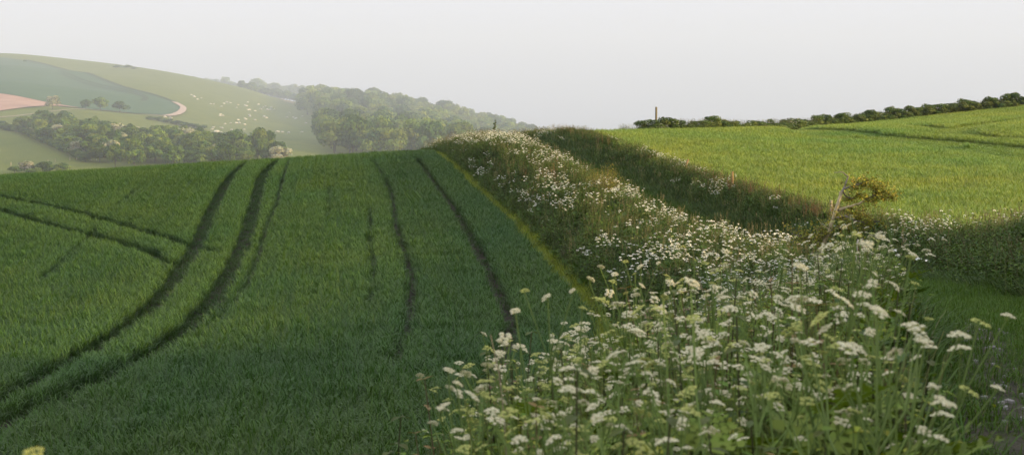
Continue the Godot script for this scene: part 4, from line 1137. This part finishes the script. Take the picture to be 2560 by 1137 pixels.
# ---------------------------------------------------------------- banks and lane
func clothe_banks() -> void:
	var green := Color(0.066, 0.118, 0.024)
	var grass := [grass_tuft(green, Color(0.2, 0.18, 0.08), 0.3, 0.62, 0.16, 24, 0.008), grass_tuft(Color(0.085, 0.135, 0.028), Color(0.2, 0.2, 0.08), 0.3, 0.7, 0.16, 22, 0.008, 3, Color(0.2, 0.17, 0.1)), grass_tuft(Color(0.060, 0.095, 0.026), Color(0.15, 0.14, 0.06), 0.2, 0.5, 0.18, 26, 0.009)]
	var short := [grass_tuft(Color(0.062, 0.118, 0.020), Color(0.16, 0.15, 0.06), 0.03, 0.09, 0.12, 44, 0.004), grass_tuft(Color(0.070, 0.125, 0.020), Color(0.16, 0.15, 0.06), 0.05, 0.15, 0.14, 36, 0.0045)]
	var ferns := []
	for i in 2:
		var b := Build.new()
		for k in 12:
			var a := rng.randf() * TAU
			fern(b, Vector3(rng.randf_range(-0.1, 0.1), rng.randf_range(0.0, 0.25), rng.randf_range(-0.1, 0.1)), Vector3(cos(a), rng.randf_range(0.3, 0.9), sin(a)).normalized(), rng.randf_range(0.16, 0.28), Color(0.065, 0.11, 0.026))
		ferns.append(b.mesh(mats.herb_leaf))
	var nettle := [nettle_far(0.85, Color(0.055, 0.09, 0.022), Color(0.08, 0.10, 0.03)), nettle_far(0.8, Color(0.06, 0.085, 0.025), Color(0.13, 0.09, 0.05))]
	var dock := [dock_far(0.85, Color(0.24, 0.14, 0.08)), dock_far(0.8, Color(0.2, 0.16, 0.1))]
	var thick := []
	for i in 3: thick.append(thicket_mesh(0.9, 0.75, 190, [Color(0.075, 0.125, 0.024), Color(0.10, 0.15, 0.028), Color(0.06, 0.105, 0.024)]))
	var parsley := []
	for i in 4: parsley.append(parsley_far(rng.randf_range(0.8, 1.0), 0.07, 0.15))
	var step := 0.4
	var d := 2.4
	while d < 112.0:
		var r := row(d)
		var thin := lerpf(1.0, 0.55, smoothstep(10.0, 70.0, d))
		var wide := 1.0 + d * 0.006
		var squat := lerpf(1.15, 0.75, smoothstep(6.0, 11.0, d) * (1.0 - smoothstep(24.0, 34.0, d)))
		# the bank between the dark crop and the lane
		var x0 := r[0] - 0.05
		var x1 := r[5] - 1.15
		for i in int((x1 - x0) * step * 34.0 * thin):
			var x := rng.randf_range(x0, x1)
			var e := d + rng.randf() * step
			var t := (x - x0) / (x1 - x0)
			var p := spot(x, e)
			var patch_ := noise.get_noise_2d(x * 2.2, e * 1.6)
			var pick := rng.randf()
			var yaw := rng.randf() * TAU
			var tint := Color.WHITE * rng.randf_range(0.78, 1.25)
			if pick < 0.42 or t > 0.93:
				heap("grass%d" % (1 if d > 12.0 and i % 6 == 0 else (i % 2) * 2), p, yaw, Vector3(wide, rng.randf_range(0.7, 1.15) * squat, wide), tint, rng.randf_range(-0.2, 0.2))
			elif pick < 0.8:
				heap("fern%d" % (i % 2), p, yaw, Vector3.ONE * rng.randf_range(0.9, 1.4), tint)
			else:
				heap("nettle%d" % (0 if patch_ > -0.2 else 1), p, yaw, Vector3(1.1, rng.randf_range(0.5, 0.9) * squat, 1.1), tint)
		for i in int((x1 - x0) * step * 5.6 * (1.3 if d > 72.0 or d < 34.0 else 1.0)):
			var x := rng.randf_range(x0, x1)
			var e := d + rng.randf() * step
			var t := (x - x0) / (x1 - x0)
			if d < 11.0 and d > 2.0: continue
			var p := spot(x, e)
			var patch_ := noise.get_noise_2d(x * 1.8 + 90.0, e * 1.1)
			var brown := smoothstep(54.0, 60.0, e) * (1.0 - smoothstep(68.0, 74.0, e))
			if rng.randf() < brown * 0.25 and t > 0.3:
				heap("dock%d" % (i % 2), p, rng.randf() * TAU, Vector3(1.2, rng.randf_range(0.8, 1.2), 1.2), Color.WHITE * rng.randf_range(0.8, 1.2))
			elif patch_ + rng.randfn() * 0.12 > -0.02 + 0.8 * maxf(0.0, 0.42 - t) and rng.randf() < 0.85:
				heap("parsley%d" % (i % 4), p, rng.randf() * TAU, Vector3.ONE * rng.randf_range(0.7, 1.1) * squat, Color.WHITE * rng.randf_range(0.88, 1.08), rng.randf_range(-0.12, 0.12))
		for i in int((x1 - x0) * step * 5.5 * (1.0 if d > 26.0 else 0.45)):
			var x := rng.randf_range(x0, x1)
			var e := d + rng.randf() * step
			if d > 12.0 and noise.get_noise_2d(x * 2.0 - 33.0, e * 1.4) > -0.12: heap("thick%d" % (i % 3), spot(x, e, -0.1), rng.randf() * TAU, Vector3(1.0, rng.randf_range(0.6, 1.15) * squat, 1.0), Color.WHITE * rng.randf_range(0.8, 1.2))
		# the lane
		for i in int(2.4 * step * 125.0 * thin):
			var x := r[5] + rng.randf_range(-1.3, 1.3)
			var e := d + rng.randf() * step
			var off := x - r[5]
			var rut := minf(absf(off + 0.66), absf(off - 0.62) + 0.1)
			if rut < 0.09 + 0.2 * noise.get_noise_2d(x * 12.0, e * 9.0) and rng.randf() < 0.93: continue
			heap("short%d" % (1 if absf(off) > 0.95 else i % 2), spot(x, e), rng.randf() * TAU, Vector3.ONE * rng.randf_range(0.7, 1.25) * (1.8 if d > 20.0 else 1.0), Color.WHITE * rng.randf_range(0.8, 1.2))
		# the bank under the bright field
		x0 = r[5] + 1.1
		x1 = r[7] + 0.35
		for i in int((x1 - x0) * step * 38.0 * thin):
			var x := rng.randf_range(x0, x1)
			var e := d + rng.randf() * step
			var t := (x - x0) / (x1 - x0)
			var p := spot(x, e)
			var pick := rng.randf()
			var yaw := rng.randf() * TAU
			var tint := Color.WHITE * rng.randf_range(0.78, 1.22)
			if t < 0.8 or pick < 0.35:
				heap("grass%d" % (2 if t < 0.55 and pick < 0.6 else (1 if i % 6 == 0 else (i % 2) * 2)), p, yaw, Vector3(wide, rng.randf_range(0.6, 1.0), wide), tint, rng.randf_range(-0.25, 0.25))
			elif pick < 0.6:
				heap("nettle%d" % (i % 2), p, yaw, Vector3(1.1, rng.randf_range(0.5, 0.85), 1.1), tint)
			else:
				heap("fern%d" % (i % 2), p, yaw, Vector3.ONE * rng.randf_range(0.9, 1.3), tint)
		for i in int(step * (22.0 if d < 36.0 else 17.0)):
			var x := x1 - absf(rng.randfn()) * 0.5
			var e := d + rng.randf() * step
			if d < 36.0: x = x1 - rng.randf() * 1.9
			if d < 36.0 or noise.get_noise_2d(7.0, e * 2.2) > -0.25: heap("thick%d" % (i % 3), spot(x, e, -0.12), rng.randf() * TAU, Vector3(1.0, rng.randf_range(0.6, 1.1), 1.0), Color.WHITE * rng.randf_range(0.75, 1.2))
		for i in int((x1 - x0) * step * 7.0):
			var x := rng.randf_range(x0, x1)
			var e := d + rng.randf() * step
			var t := (x - x0) / (x1 - x0)
			var p := spot(x, e)
			var patch_ := noise.get_noise_2d(x * 1.6 - 70.0, e * 0.9)
			var brown := smoothstep(33.0, 40.0, e) * (1.0 - smoothstep(56.0, 62.0, e)) + 0.5 * smoothstep(76.0, 82.0, e)
			if t > 0.68 and rng.randf() < brown * 0.9:
				heap("dock%d" % (i % 2), p, rng.randf() * TAU, Vector3(1.2, rng.randf_range(0.75, 1.1), 1.2), Color.WHITE * rng.randf_range(0.8, 1.2))
			elif patch_ > (-0.12 if t > 0.75 else 0.25) and t > 0.25 and rng.randf() < 0.8:
				heap("parsley%d" % (i % 4), p, rng.randf() * TAU, Vector3.ONE * rng.randf_range(0.65, 1.0), Color.WHITE * rng.randf_range(0.88, 1.08), rng.randf_range(-0.12, 0.12))
		d += step
	var g := stuff("bank_grass", "long meadow grass covering the banks on both sides of the lane", "grass")
	for i in 3: spill("grass%d" % i, grass[i], "long_grass", g)
	var s := stuff("lane_grass", "short grass on the verges and middle of the lane", "grass")
	for i in 2: spill("short%d" % i, short[i], "short_grass", s)
	var h := stuff("bank_herbs", "leafy herbs, nettles and brown docks covering the banks of the lane", "herbs")
	for i in 2:
		spill("fern%d" % i, ferns[i], "leafy_herbs", h)
		spill("nettle%d" % i, nettle[i], "nettles", h)
		spill("dock%d" % i, dock[i], "docks", h)
	for i in 3: spill("thick%d" % i, thick[i], "leafy_thickets", h)
	var c := stuff("distant_cow_parsley", "mass of white cow parsley flowering along the banks of the lane", "flowers")
	for i in 4: spill("parsley%d" % i, parsley[i], "cow_parsley_mass", c)
	# loose stones in the wheel ruts
	var b := Build.new()
	ball(b, Vector3.ZERO, Vector3(0.022, 0.012, 0.017), Color(0.26, 0.24, 0.22), 3, 6)
	var stone := b.mesh(mats.post_wood)
	for i in 380:
		var e := 2.0 + pow(rng.randf(), 1.6) * 22.0
		var off: float = (-0.66 if rng.randf() < 0.6 else 0.62) + rng.randfn() * 0.13
		heap("stone", spot(row(e)[5] + off, e, 0.004), rng.randf() * TAU, Vector3.ONE * rng.randf_range(0.4, 1.5), Color.WHITE * rng.randf_range(0.5, 1.1), rng.randf_range(-0.3, 0.3))
	var k := stuff("lane_stones", "loose grey stones lying in the wheel ruts of the lane", "stones")
	spill("stone", stone, "stones", k)


# ---------------------------------------------------------------- thorn tree and bushes
func sprig(b: Build, at: Vector3, r: float, n: int, size: float, cols: Array, squash := 0.7) -> void:
	for i in n:
		var d := Vector3(rng.randfn(), rng.randfn() * squash, rng.randfn()) * 0.5
		var q := at + d * r
		var nrm := Vector3(rng.randfn() * 0.7, 0.8 + rng.randfn() * 0.5, rng.randfn() * 0.7).normalized()
		var s := nrm.cross(Vector3(rng.randfn(), rng.randfn(), rng.randfn())).normalized() * size * rng.randf_range(0.35, 0.6)
		var t := nrm.cross(s) * 1.3
		var c := vary(cols[rng.randi() % cols.size()], 0.2)
		b.tri(q - s, q + s * 0.2 - t * 0.5, q + t, c)
		b.tri(q - s, q + t, q - s * 0.3 + t * 1.1, c)


func limb(t: Node3D, called: String, pts: Array, r0: float, r1: float, col: Color, unit: float) -> Array:
	var b := Build.new()
	var line := []
	var radii := []
	for i in pts.size():
		line.append(Vector3(pts[i][0] * unit, pts[i][1] * unit, pts[i][2] * unit))
		radii.append(lerpf(r0, r1, float(i) / (pts.size() - 1)))
	var c := Curve3D.new()
	for i in line.size():
		var m: Vector3 = (line[mini(i + 1, line.size() - 1)] - line[maxi(i - 1, 0)]) / 6.0
		c.add_point(line[i], -m, m)
	var fine := []
	var thick := []
	var n: int = pts.size() * 4
	for i in n + 1:
		var s := c.get_baked_length() * i / n
		fine.append(c.sample_baked(s) + Vector3(rng.randfn(), rng.randfn(), rng.randfn()) * r0 * 0.15)
		thick.append(lerpf(r0, r1, float(i) / n) * rng.randf_range(0.9, 1.12))
	b.tube(fine, thick, 7, col)
	fine.append(part(called, b.mesh(mats.bark), t))
	return fine


func thorn_tree() -> void:
	var at := spot(4.82, 22.0)
	var t := thing("thorn_tree", at, "small windswept thorn tree leaning to the right on the hedge bank", "tree")
	var u := 22.0 / 3517.0
	var pale := Color(0.40, 0.33, 0.19)
	var grey := Color(0.22, 0.19, 0.15)
	var base := 775.0
	var p := func(x: float, y: float, z: float) -> Array: return [x - 2050.0, base - y, z]
	limb(t, "trunk", [p.call(2046, 785, 0), p.call(2048, 700, 0), p.call(2054, 640, 3), p.call(2072, 592, 6), p.call(2086, 550, 4), p.call(2098, 510, 0), p.call(2106, 484, -4)], 0.042, 0.026, pale, u)
	var arms := [
		[[p.call(2104, 490, -3), p.call(2116, 470, -8), p.call(2124, 448, -10), p.call(2108, 436, -12), p.call(2090, 438, -14)], 0.02, 0.004, grey, []],
		[[p.call(2112, 478, -6), p.call(2135, 470, 0), p.call(2160, 462, 8), p.call(2178, 464, 12)], 0.018, 0.006, grey, [[0.55, 20], [0.8, 24], [1.0, 24]]],
		[[p.call(2100, 530, 0), p.call(2125, 522, 10), p.call(2150, 512, 16), p.call(2178, 496, 12), p.call(2205, 486, 8)], 0.024, 0.006, pale, [[0.7, 14], [0.85, 24], [1.0, 30]]],
		[[p.call(2178, 496, 12), p.call(2190, 480, 6), p.call(2196, 468, 2)], 0.009, 0.004, grey, [[0.6, 16], [1.0, 24]]],
		[[p.call(2178, 496, 12), p.call(2205, 498, 16), p.call(2222, 500, 18)], 0.009, 0.004, grey, [[0.6, 18], [1.0, 22]]],
		[[p.call(2108, 484, -4), p.call(2120, 496, -20), p.call(2140, 505, -40), p.call(2165, 492, -46)], 0.015, 0.005, grey, [[0.7, 16], [1.0, 22]]],
		[[p.call(2086, 552, 4), p.call(2110, 545, 20), p.call(2140, 558, 30), p.call(2170, 560, 34), p.call(2195, 556, 34)], 0.02, 0.005, grey, [[0.35, 20], [0.55, 26], [0.75, 28], [0.9, 24], [1.0, 18]]],
		[[p.call(2092, 535, 2), p.call(2120, 528, -16), p.call(2145, 545, -30), p.call(2180, 550, -30)], 0.014, 0.004, grey, [[0.5, 20], [0.75, 24], [1.0, 20]]],
		[[p.call(2076, 585, 6), p.call(2095, 575, 22), p.call(2112, 578, 30), p.call(2130, 585, 32)], 0.013, 0.004, grey, [[0.5, 18], [1.0, 20]]],
		[[p.call(2078, 582, 6), p.call(2060, 570, -6), p.call(2052, 558, -10), p.call(2046, 552, -12)], 0.013, 0.003, pale, []],
		[[p.call(2060, 620, 3), p.call(2040, 606, -10), p.call(2020, 602, -16), p.call(1998, 596, -18), p.call(1985, 592, -20)], 0.015, 0.004, grey, [[0.35, 18], [0.6, 22], [0.85, 18], [1.0, 16]]],
		[[p.call(2064, 608, 3), p.call(2050, 590, 12), p.call(2040, 578, 16)], 0.009, 0.003, grey, [[0.6, 18], [1.0, 20]]],
		[[p.call(2054, 640, 3), p.call(2070, 628, 16), p.call(2088, 626, 22)], 0.009, 0.003, grey, [[0.6, 16], [1.0, 16]]],
	]
	var cols := [Color(0.28, 0.26, 0.04), Color(0.24, 0.25, 0.038), Color(0.19, 0.22, 0.036), Color(0.32, 0.26, 0.045)]
	for a in arms:
		var pts := limb(t, "branch", a[0], a[1], a[2], a[3], u)
		var wood: Node3D = pts.pop_back()
		if a[4].is_empty(): continue
		var b := Build.new()
		var from: float = a[4][0][0] - 0.3
		for k in 17 * a[4].size():
			var f := lerpf(from, 1.0, rng.randf())
			var q: Vector3 = pts[int(f * (pts.size() - 1))]
			var way := Vector3(rng.randf_range(-0.5, 1.0), rng.randf_range(-0.45, 0.55), rng.randf_range(-0.8, 0.8)).normalized()
			var long := rng.randf_range(0.08, 0.30)
			var e := q + way * long
			b.tube([q, q.lerp(e, 0.5) + Vector3(0, 0.012, 0), e], [0.003, 0.002, 0.0012], 3, Color(0.15, 0.12, 0.08))
			for j in 12:
				sprig(b, q.lerp(e, rng.randf_range(0.25, 1.05)), 0.035, 1, 0.04, cols, 1.0)
		part("leaf_spray", b.mesh(mats.crown_leaf), wood)


func bush(called: String, x: float, d: float, wide: float, tall: float, arms: int, cols: Array, flat: float, label: String) -> void:
	var t := thing(called, spot(x, d), label, "bush")
	for i in arms:
		var a := i * 2.4 + rng.randf()
		var k := sqrt((i + 0.5) / arms)
		var e := Vector3(cos(a) * wide * 0.42 * k, tall * rng.randf_range(0.55, 0.95) * (1.0 - 0.45 * k * flat), sin(a) * wide * 0.3 * k)
		var pts := limb(t, "branch", [[0, -0.1, 0], [e.x * 0.35, e.y * 0.45, e.z * 0.35], [e.x, e.y, e.z]], 0.018, 0.004, Color(0.13, 0.10, 0.07), 1.0)
		var wood: Node3D = pts.pop_back()
		var b := Build.new()
		for f in [0.45, 0.65, 0.85, 1.0]:
			sprig(b, pts[int(f * (pts.size() - 1))], wide * 0.17, 70, 0.04, cols, 0.8)
		part("leaf_spray", b.mesh(mats.crown_leaf), wood)


func thorn_bushes() -> void:
	var olive := [Color(0.19, 0.175, 0.03), Color(0.15, 0.15, 0.028), Color(0.22, 0.18, 0.04)]
	bush("thorn_bush", 3.55, 53.0, 1.7, 1.65, 20, olive, 0.6, "olive brown thorn bush rising among cow parsley on the hedge bank")
	bush("low_thorn_bush", 4.2, 21.6, 1.2, 0.7, 14, [Color(0.075, 0.075, 0.02), Color(0.10, 0.085, 0.02), Color(0.06, 0.07, 0.02)], 0.3, "low dark thorn bush at the foot of the windswept tree")
	bush("low_thorn_bush", 5.1, 20.2, 1.1, 0.5, 10, [Color(0.07, 0.08, 0.02), Color(0.09, 0.08, 0.02)], 0.3, "low spreading olive bush beside the foot of the windswept tree")
	bush("bank_bush", -1.75, 88.0, 2.6, 1.35, 16, [Color(0.07, 0.09, 0.02), Color(0.09, 0.10, 0.025)], 0.6, "rounded dark bush near the far end of the hedge bank")
	bush("bank_sapling", -1.1, 91.0, 0.35, 1.9, 5, [Color(0.07, 0.10, 0.02)], 0.2, "thin sapling standing up from the far end of the hedge bank")


func added_shade_hedge() -> void:  # shrubs added out of view to shade the lane, near flowers and crop
	var cols := [Color(0.060, 0.10, 0.024), Color(0.075, 0.12, 0.026), Color(0.05, 0.085, 0.022)]
	var kinds := []
	for i in 3: kinds.append([crown_mesh(2.4, 2.2, 14, 3200, 0.10, cols, 0.0), trunk_mesh(1.8, 0.04, Color(0.08, 0.065, 0.045)), 2.4, 2.2])
	var d := -9.0
	while d < 22.5:
		var r := row(maxf(d, 0.0))
		plant_tree("shade_shrub", kinds[rng.randi() % 3], Vector3(r[7] + 0.9, near_y(r[7] + 0.9, r), -d), rng.randf_range(1.0, 1.35) if d < 8.0 else rng.randf_range(1.2, 1.6), rng.randf_range(2.2, 2.8), "unseen shrub added on the lane bank to shade the lane and near flowers", "shrub", "added shade hedge out of view on the lane bank")
		d += 1.25


func post(called: String, at: Vector3, tall: float, r: float, tilt: Vector2, col: Color, label: String) -> Node3D:
	var t := thing(called, at, label, "post")
	var b := Build.new()
	b.tube([Vector3(0, -0.25, 0), Vector3(0, tall * 0.5, 0.004), Vector3(0.003, tall - 0.02, 0), Vector3(0.004, tall, 0)], [r, r * 0.98, r * 0.93, r * 0.8], 10, col)
	var m := b.mesh(mats.post_wood)
	part("shaft", m, t)
	t.rotation = Vector3(tilt.x, rng.randf(), tilt.y)
	return t


func posts() -> void:
	var stump := post("stump_post", spot(4.2, 17.0), 0.78, 0.062, Vector2(0.02, -0.04), Color(0.22, 0.13, 0.07), "short reddish brown weathered post standing among the cow parsley")
	var b := Build.new()
	b.tube([Vector3(-0.09, -0.1, 0.05), Vector3(-0.085, 0.76, 0.05), Vector3(-0.07, 0.82, 0.04)], [0.012, 0.01, 0.008], 6, Color(0.4, 0.36, 0.3))
	part("pale_stake", b.mesh(mats.post_wood), stump)
	post("skyline_post", spot(10.5, 102.6), 2.05, 0.08, Vector2.ZERO, Color(0.15, 0.13, 0.085), "tall wooden post standing above the skyline hedge")
	post("leaning_post", spot(7.65, 63.5), 0.95, 0.045, Vector2(0.0, -0.45), Color(0.26, 0.17, 0.09), "brown post leaning over the lane at the bright field edge")
	post("bank_post", spot(8.75, 55.6), 0.95, 0.04, Vector2(0.0, 0.04), Color(0.3, 0.2, 0.1), "upright brown post among docks at the bright field edge")
	post("bank_post", spot(10.0, 44.0), 0.8, 0.035, Vector2(0.05, 0.02), Color(0.38, 0.32, 0.22), "thin pale post among tall grasses at the bright field edge")
	var c := Build.new()
	c.tube([Vector3(-0.45, 0.0, 0), Vector3(-0.44, 0.24, 0)], [0.06, 0.06], 6, Color(0.5, 0.48, 0.46))
	c.tube([Vector3(0.45, 0.0, 0), Vector3(0.44, 0.24, 0)], [0.06, 0.06], 6, Color(0.5, 0.48, 0.46))
	var t := thing("pale_trough", spot(10.4, 100.4, 0.5), "pale low trough half hidden in weeds at the foot of the tall post", "trough")
	part("legs", c.mesh(mats.post_wood), t, Transform3D(Basis(), Vector3(0, -0.36, 0)))
	var k := Build.new()
	k.tube([Vector3(-0.5, 0, 0), Vector3(-0.46, 0, 0), Vector3(0.46, 0, 0), Vector3(0.5, 0, 0)], [0.1, 0.16, 0.16, 0.1], 10, Color(0.6, 0.57, 0.56))
	part("basin", k.mesh(mats.post_wood), t)


# ---------------------------------------------------------------- the plants close to the camera
func near_parsley(tall: float, umbels: Array, buds: Array, leaf: Mesh, bud_share: float) -> Node3D:
	var t := Node3D.new()
	var b := Build.new()
	var f := parsley_frame(b, tall, vary(Color(0.13, 0.19, 0.05), 0.15), 4)
	part("stem", b.mesh(mats.stem), t)
	for r in f[1]:
		part("leaf", leaf, t, Transform3D(Basis(Vector3.UP, -r[1]).scaled(Vector3.ONE * rng.randf_range(0.8, 1.3)), r[0]))
	for e in f[0]:
		var m: Mesh = buds[rng.randi() % buds.size()] if rng.randf() < bud_share else umbels[rng.randi() % umbels.size()]
		var tilt := Basis(Vector3(cos(e.x * 99.0), 0, sin(e.x * 99.0)), rng.randf_range(-0.75, 0.75))
		part("flower_head", m, t, Transform3D(tilt.scaled(Vector3.ONE * rng.randf_range(0.5, 1.15)), e))
	return t


func shoot(tall: float, pairs: int, leaf: Mesh, young: Mesh, alternate: bool, stem_col: Color) -> Node3D:
	var t := Node3D.new()
	var b := Build.new()
	var top := Vector3(rng.randf_range(-0.12, 0.12), tall, rng.randf_range(-0.12, 0.12))
	var mid := top * 0.5 + Vector3(rng.randf_range(-0.03, 0.03), 0, rng.randf_range(-0.03, 0.03))
	b.tube([Vector3.ZERO, mid, top], [0.0045, 0.0035, 0.002], 4, stem_col)
	part("stem", b.mesh(mats.stem), t)
	for i in pairs:
		var k := 0.18 + 0.82 * i / (pairs - 1.0)
		var p := (Vector3.ZERO.lerp(mid, k * 2.0)) if k < 0.5 else mid.lerp(top, k * 2.0 - 1.0)
		for w in ([0.0] if alternate else [0.0, PI]):
			var yaw: float = i * (2.4 if alternate else 1.571) + w + rng.randf_range(-0.3, 0.3)
			var s := (1.15 - 0.65 * k) * rng.randf_range(0.8, 1.2)
			part("leaf", young if k > 0.82 else leaf, t, Transform3D((Basis(Vector3.UP, yaw) * Basis(Vector3(0, 0, 1), rng.randf_range(0.0, 0.5) - 0.35 * (1.0 - k)) * Basis(Vector3(1, 0, 0), rng.randf_range(-0.3, 0.3))).scaled(Vector3.ONE * s), p))
	return t


func settle(proto: Node3D, called: String, at: Vector3, s: float, lean: float, label: String, category: String, group: String) -> void:
	var o: Node3D = proto.duplicate()
	o.name = numbered(called)
	add_child(o)
	var yaw := rng.randf() * TAU
	o.transform = Transform3D((Basis(Vector3(cos(yaw), 0, sin(yaw)), lean) * Basis(Vector3.UP, yaw)).scaled(Vector3.ONE * s), at - Vector3(0, 0.02, 0))
	tag(o, label, category, group)


func foreground() -> void:
	var umbels := []
	var buds := []
	var white := Color(0.62, 0.58, 0.38)
	for i in 4: umbels.append(umbel_mesh(rng.randf_range(0.038, 0.052), 12, white, Color(0.22, 0.28, 0.08)))
	for i in 2: buds.append(umbel_mesh(0.042, 10, Color(0.40, 0.42, 0.13), Color(0.22, 0.28, 0.08)))
	var frond := fern_mesh(0.26, Color(0.15, 0.205, 0.036))
	var plants := []
	for i in 8: plants.append(near_parsley(rng.randf_range(0.8, 1.0), umbels, buds, frond, 0.36))
	var count := 0
	while count < 205:
		var e := 2.5 + 8.6 * rng.randf()
		var r := row(e)
		var x := rng.randf_range(r[0] + 0.45, r[5] - 1.4)
		var low := lerpf(1.0, 0.88, smoothstep(4.5, 9.0, e))
		if noise.get_noise_2d(x * 4.0 + 30.0, e * 2.5) < -0.1: continue
		if x > 0.39 * e + 0.4 or x < -0.055 * e: continue
		if e < 3.1 and rng.randf() < 0.5: continue
		settle(plants[count % 8], "cow_parsley", spot(x, e), rng.randf_range(0.74, 1.08) * low * lerpf(0.95, 1.14, clampf((x / e) / 0.28, 0.0, 1.0)), rng.randf_range(-0.14, 0.14), "cow parsley plant with white umbels on the hedge bank beside the lane", "flower", "cow parsley on the near hedge bank")
		count += 1
	var tall_one := near_parsley(1.3, umbels, buds, frond, 0.6)
	settle(tall_one, "tall_cow_parsley", spot(-0.43, 1.75), 0.81, 0.04, "tall blurred cow parsley with yellowish heads standing alone before the dark crop", "flower", "")
	settle(plants[2], "tall_cow_parsley", spot(-0.55, 1.8), 1.07, -0.05, "blurred cow parsley just showing its pale heads before the dark crop", "flower", "")
	var nettle_leaf := leaf_mesh(0.095, 0.055, TOOTHED, 0.22, Color(0.095, 0.145, 0.026))
	var nettle_top := leaf_mesh(0.075, 0.04, TOOTHED, 0.15, Color(0.22, 0.15, 0.06))
	var nettles := []
	for i in 4: nettles.append(shoot(rng.randf_range(0.75, 0.95), 8, nettle_leaf, nettle_top, false, Color(0.11, 0.08, 0.04)))
	for i in 110:
		var e := 2.6 + 7.5 * rng.randf()
		var r := row(e)
		settle(nettles[i % 4], "nettle", spot(rng.randf_range(maxf(r[0] + 0.3, -0.055 * e), r[5] - 1.4), e), rng.randf_range(0.6, 0.95) * (0.86 if e > 6.5 else 1.0), rng.randf_range(-0.12, 0.12), "upright nettle with toothed leaves and brownish top among the cow parsley", "plant", "nettles on the near hedge bank")
	var oval := leaf_mesh(0.045, 0.026, OVATE, 0.2, Color(0.22, 0.265, 0.036))
	var oval_young := leaf_mesh(0.036, 0.018, OVATE, 0.05, Color(0.33, 0.36, 0.06))
	var shoots := []
	for i in 5: shoots.append(shoot(rng.randf_range(0.65, 0.95), 22, oval, oval_young, true, Color(0.16, 0.18, 0.05)))
	for i in 200:
		var e := 2.7 + 8.0 * rng.randf()
		var r := row(e)
		settle(shoots[i % 5], "leafy_shoot", spot(rng.randf_range(maxf(r[0] + 0.4, -0.055 * e), r[5] - 1.4), e), rng.randf_range(0.7, 1.0) * (0.86 if e > 6.5 else 1.0), rng.randf_range(-0.2, 0.2), "yellow green leafy shoot growing among the cow parsley", "plant", "leafy shoots on the near hedge bank")
	# the leaves that fill the space between the stems
	var clumps := []
	for i in 3:
		var b := Build.new()
		for k in 44:
			var a := rng.randf() * TAU
			var q := Vector3(rng.randfn() * 0.10, rng.randf_range(0.12, 0.62), rng.randfn() * 0.10)
			b.leaf(q, Vector3(cos(a), rng.randf_range(-0.3, 0.5), sin(a)).normalized(), Vector3.UP, rng.randf_range(0.022, 0.055), rng.randf_range(0.012, 0.028), OVATE, 0.2, vary([Color(0.17, 0.22, 0.028), Color(0.11, 0.165, 0.024), Color(0.23, 0.26, 0.035)][i], 0.25))
		for k in 13:
			var a := rng.randf() * TAU
			fern(b, Vector3(0, rng.randf_range(0.1, 0.4), 0), Vector3(cos(a), rng.randf_range(0.2, 0.8), sin(a)).normalized(), rng.randf_range(0.16, 0.26), Color(0.14, 0.20, 0.035))
		for k in 5:
			var e := Vector3(rng.randfn() * 0.1, rng.randf_range(0.4, 0.65), rng.randfn() * 0.1)
			b.tube([Vector3(e.x * 0.3, 0, e.z * 0.3), e], [0.003, 0.002], 3, Color(0.16, 0.17, 0.06))
		clumps.append(b.mesh(mats.herb_leaf))
	for i in 1150:
		var e := 2.5 + 9.0 * pow(rng.randf(), 0.8)
		var r := row(e)
		var x := rng.randf_range(maxf(r[0] + 0.45, -0.055 * e), r[5] - 1.4)
		heap("clump%d" % (i % 3), spot(x, e), rng.randf() * TAU, Vector3.ONE * rng.randf_range(0.55, 1.02) * lerpf(0.95, 1.15, clampf((x / e) / 0.28, 0.0, 1.0)), Color.WHITE * rng.randf_range(0.75, 1.2), rng.randf_range(-0.2, 0.2))
	var o := stuff("undergrowth", "yellow green leaves filling the space between the cow parsley stems", "leaves")
	for i in 3: spill("clump%d" % i, clumps[i], "leaf_clumps", o)
	var wide_leaf := leaf_mesh(0.13, 0.10, TOOTHED, 0.18, Color(0.060, 0.115, 0.022))
	settle(shoot(0.72, 6, wide_leaf, wide_leaf, false, Color(0.12, 0.1, 0.05)), "broad_leaved_sapling", spot(1.14, 3.9), 1.0, 0.1, "sapling with large dark green leaves at the lane side of the flowers", "plant", "")
	var dry := Color(0.28, 0.22, 0.15)
	var stalk := thing("dry_stalk", spot(0.0, 3.6), "thin bare dry stalk sticking up before the dark crop", "stalk")
	limb(stalk, "stem", [[0, 0, 0], [-0.01, 0.5, 0], [-0.03, 0.78, 0], [-0.055, 0.9, 0]], 0.0022, 0.001, dry, 1.0)
	var twig := thing("dry_twigs", spot(1.85, 13.2), "forked bare grey twigs standing above the green bank", "twigs")
	limb(twig, "stem", [[0, 0, 0], [0.01, 0.5, 0], [0.0, 0.95, 0]], 0.005, 0.003, dry, 1.0)
	limb(twig, "twig", [[0.0, 0.7, 0], [0.06, 0.9, 0.02], [0.10, 1.08, 0.02]], 0.003, 0.0015, dry, 1.0)
	limb(twig, "twig", [[0.0, 0.78, 0], [-0.05, 0.95, 0.02], [-0.09, 1.12, 0.0]], 0.003, 0.0015, dry, 1.0)
	for p in plants + nettles + shoots: p.free()
	tall_one.free()
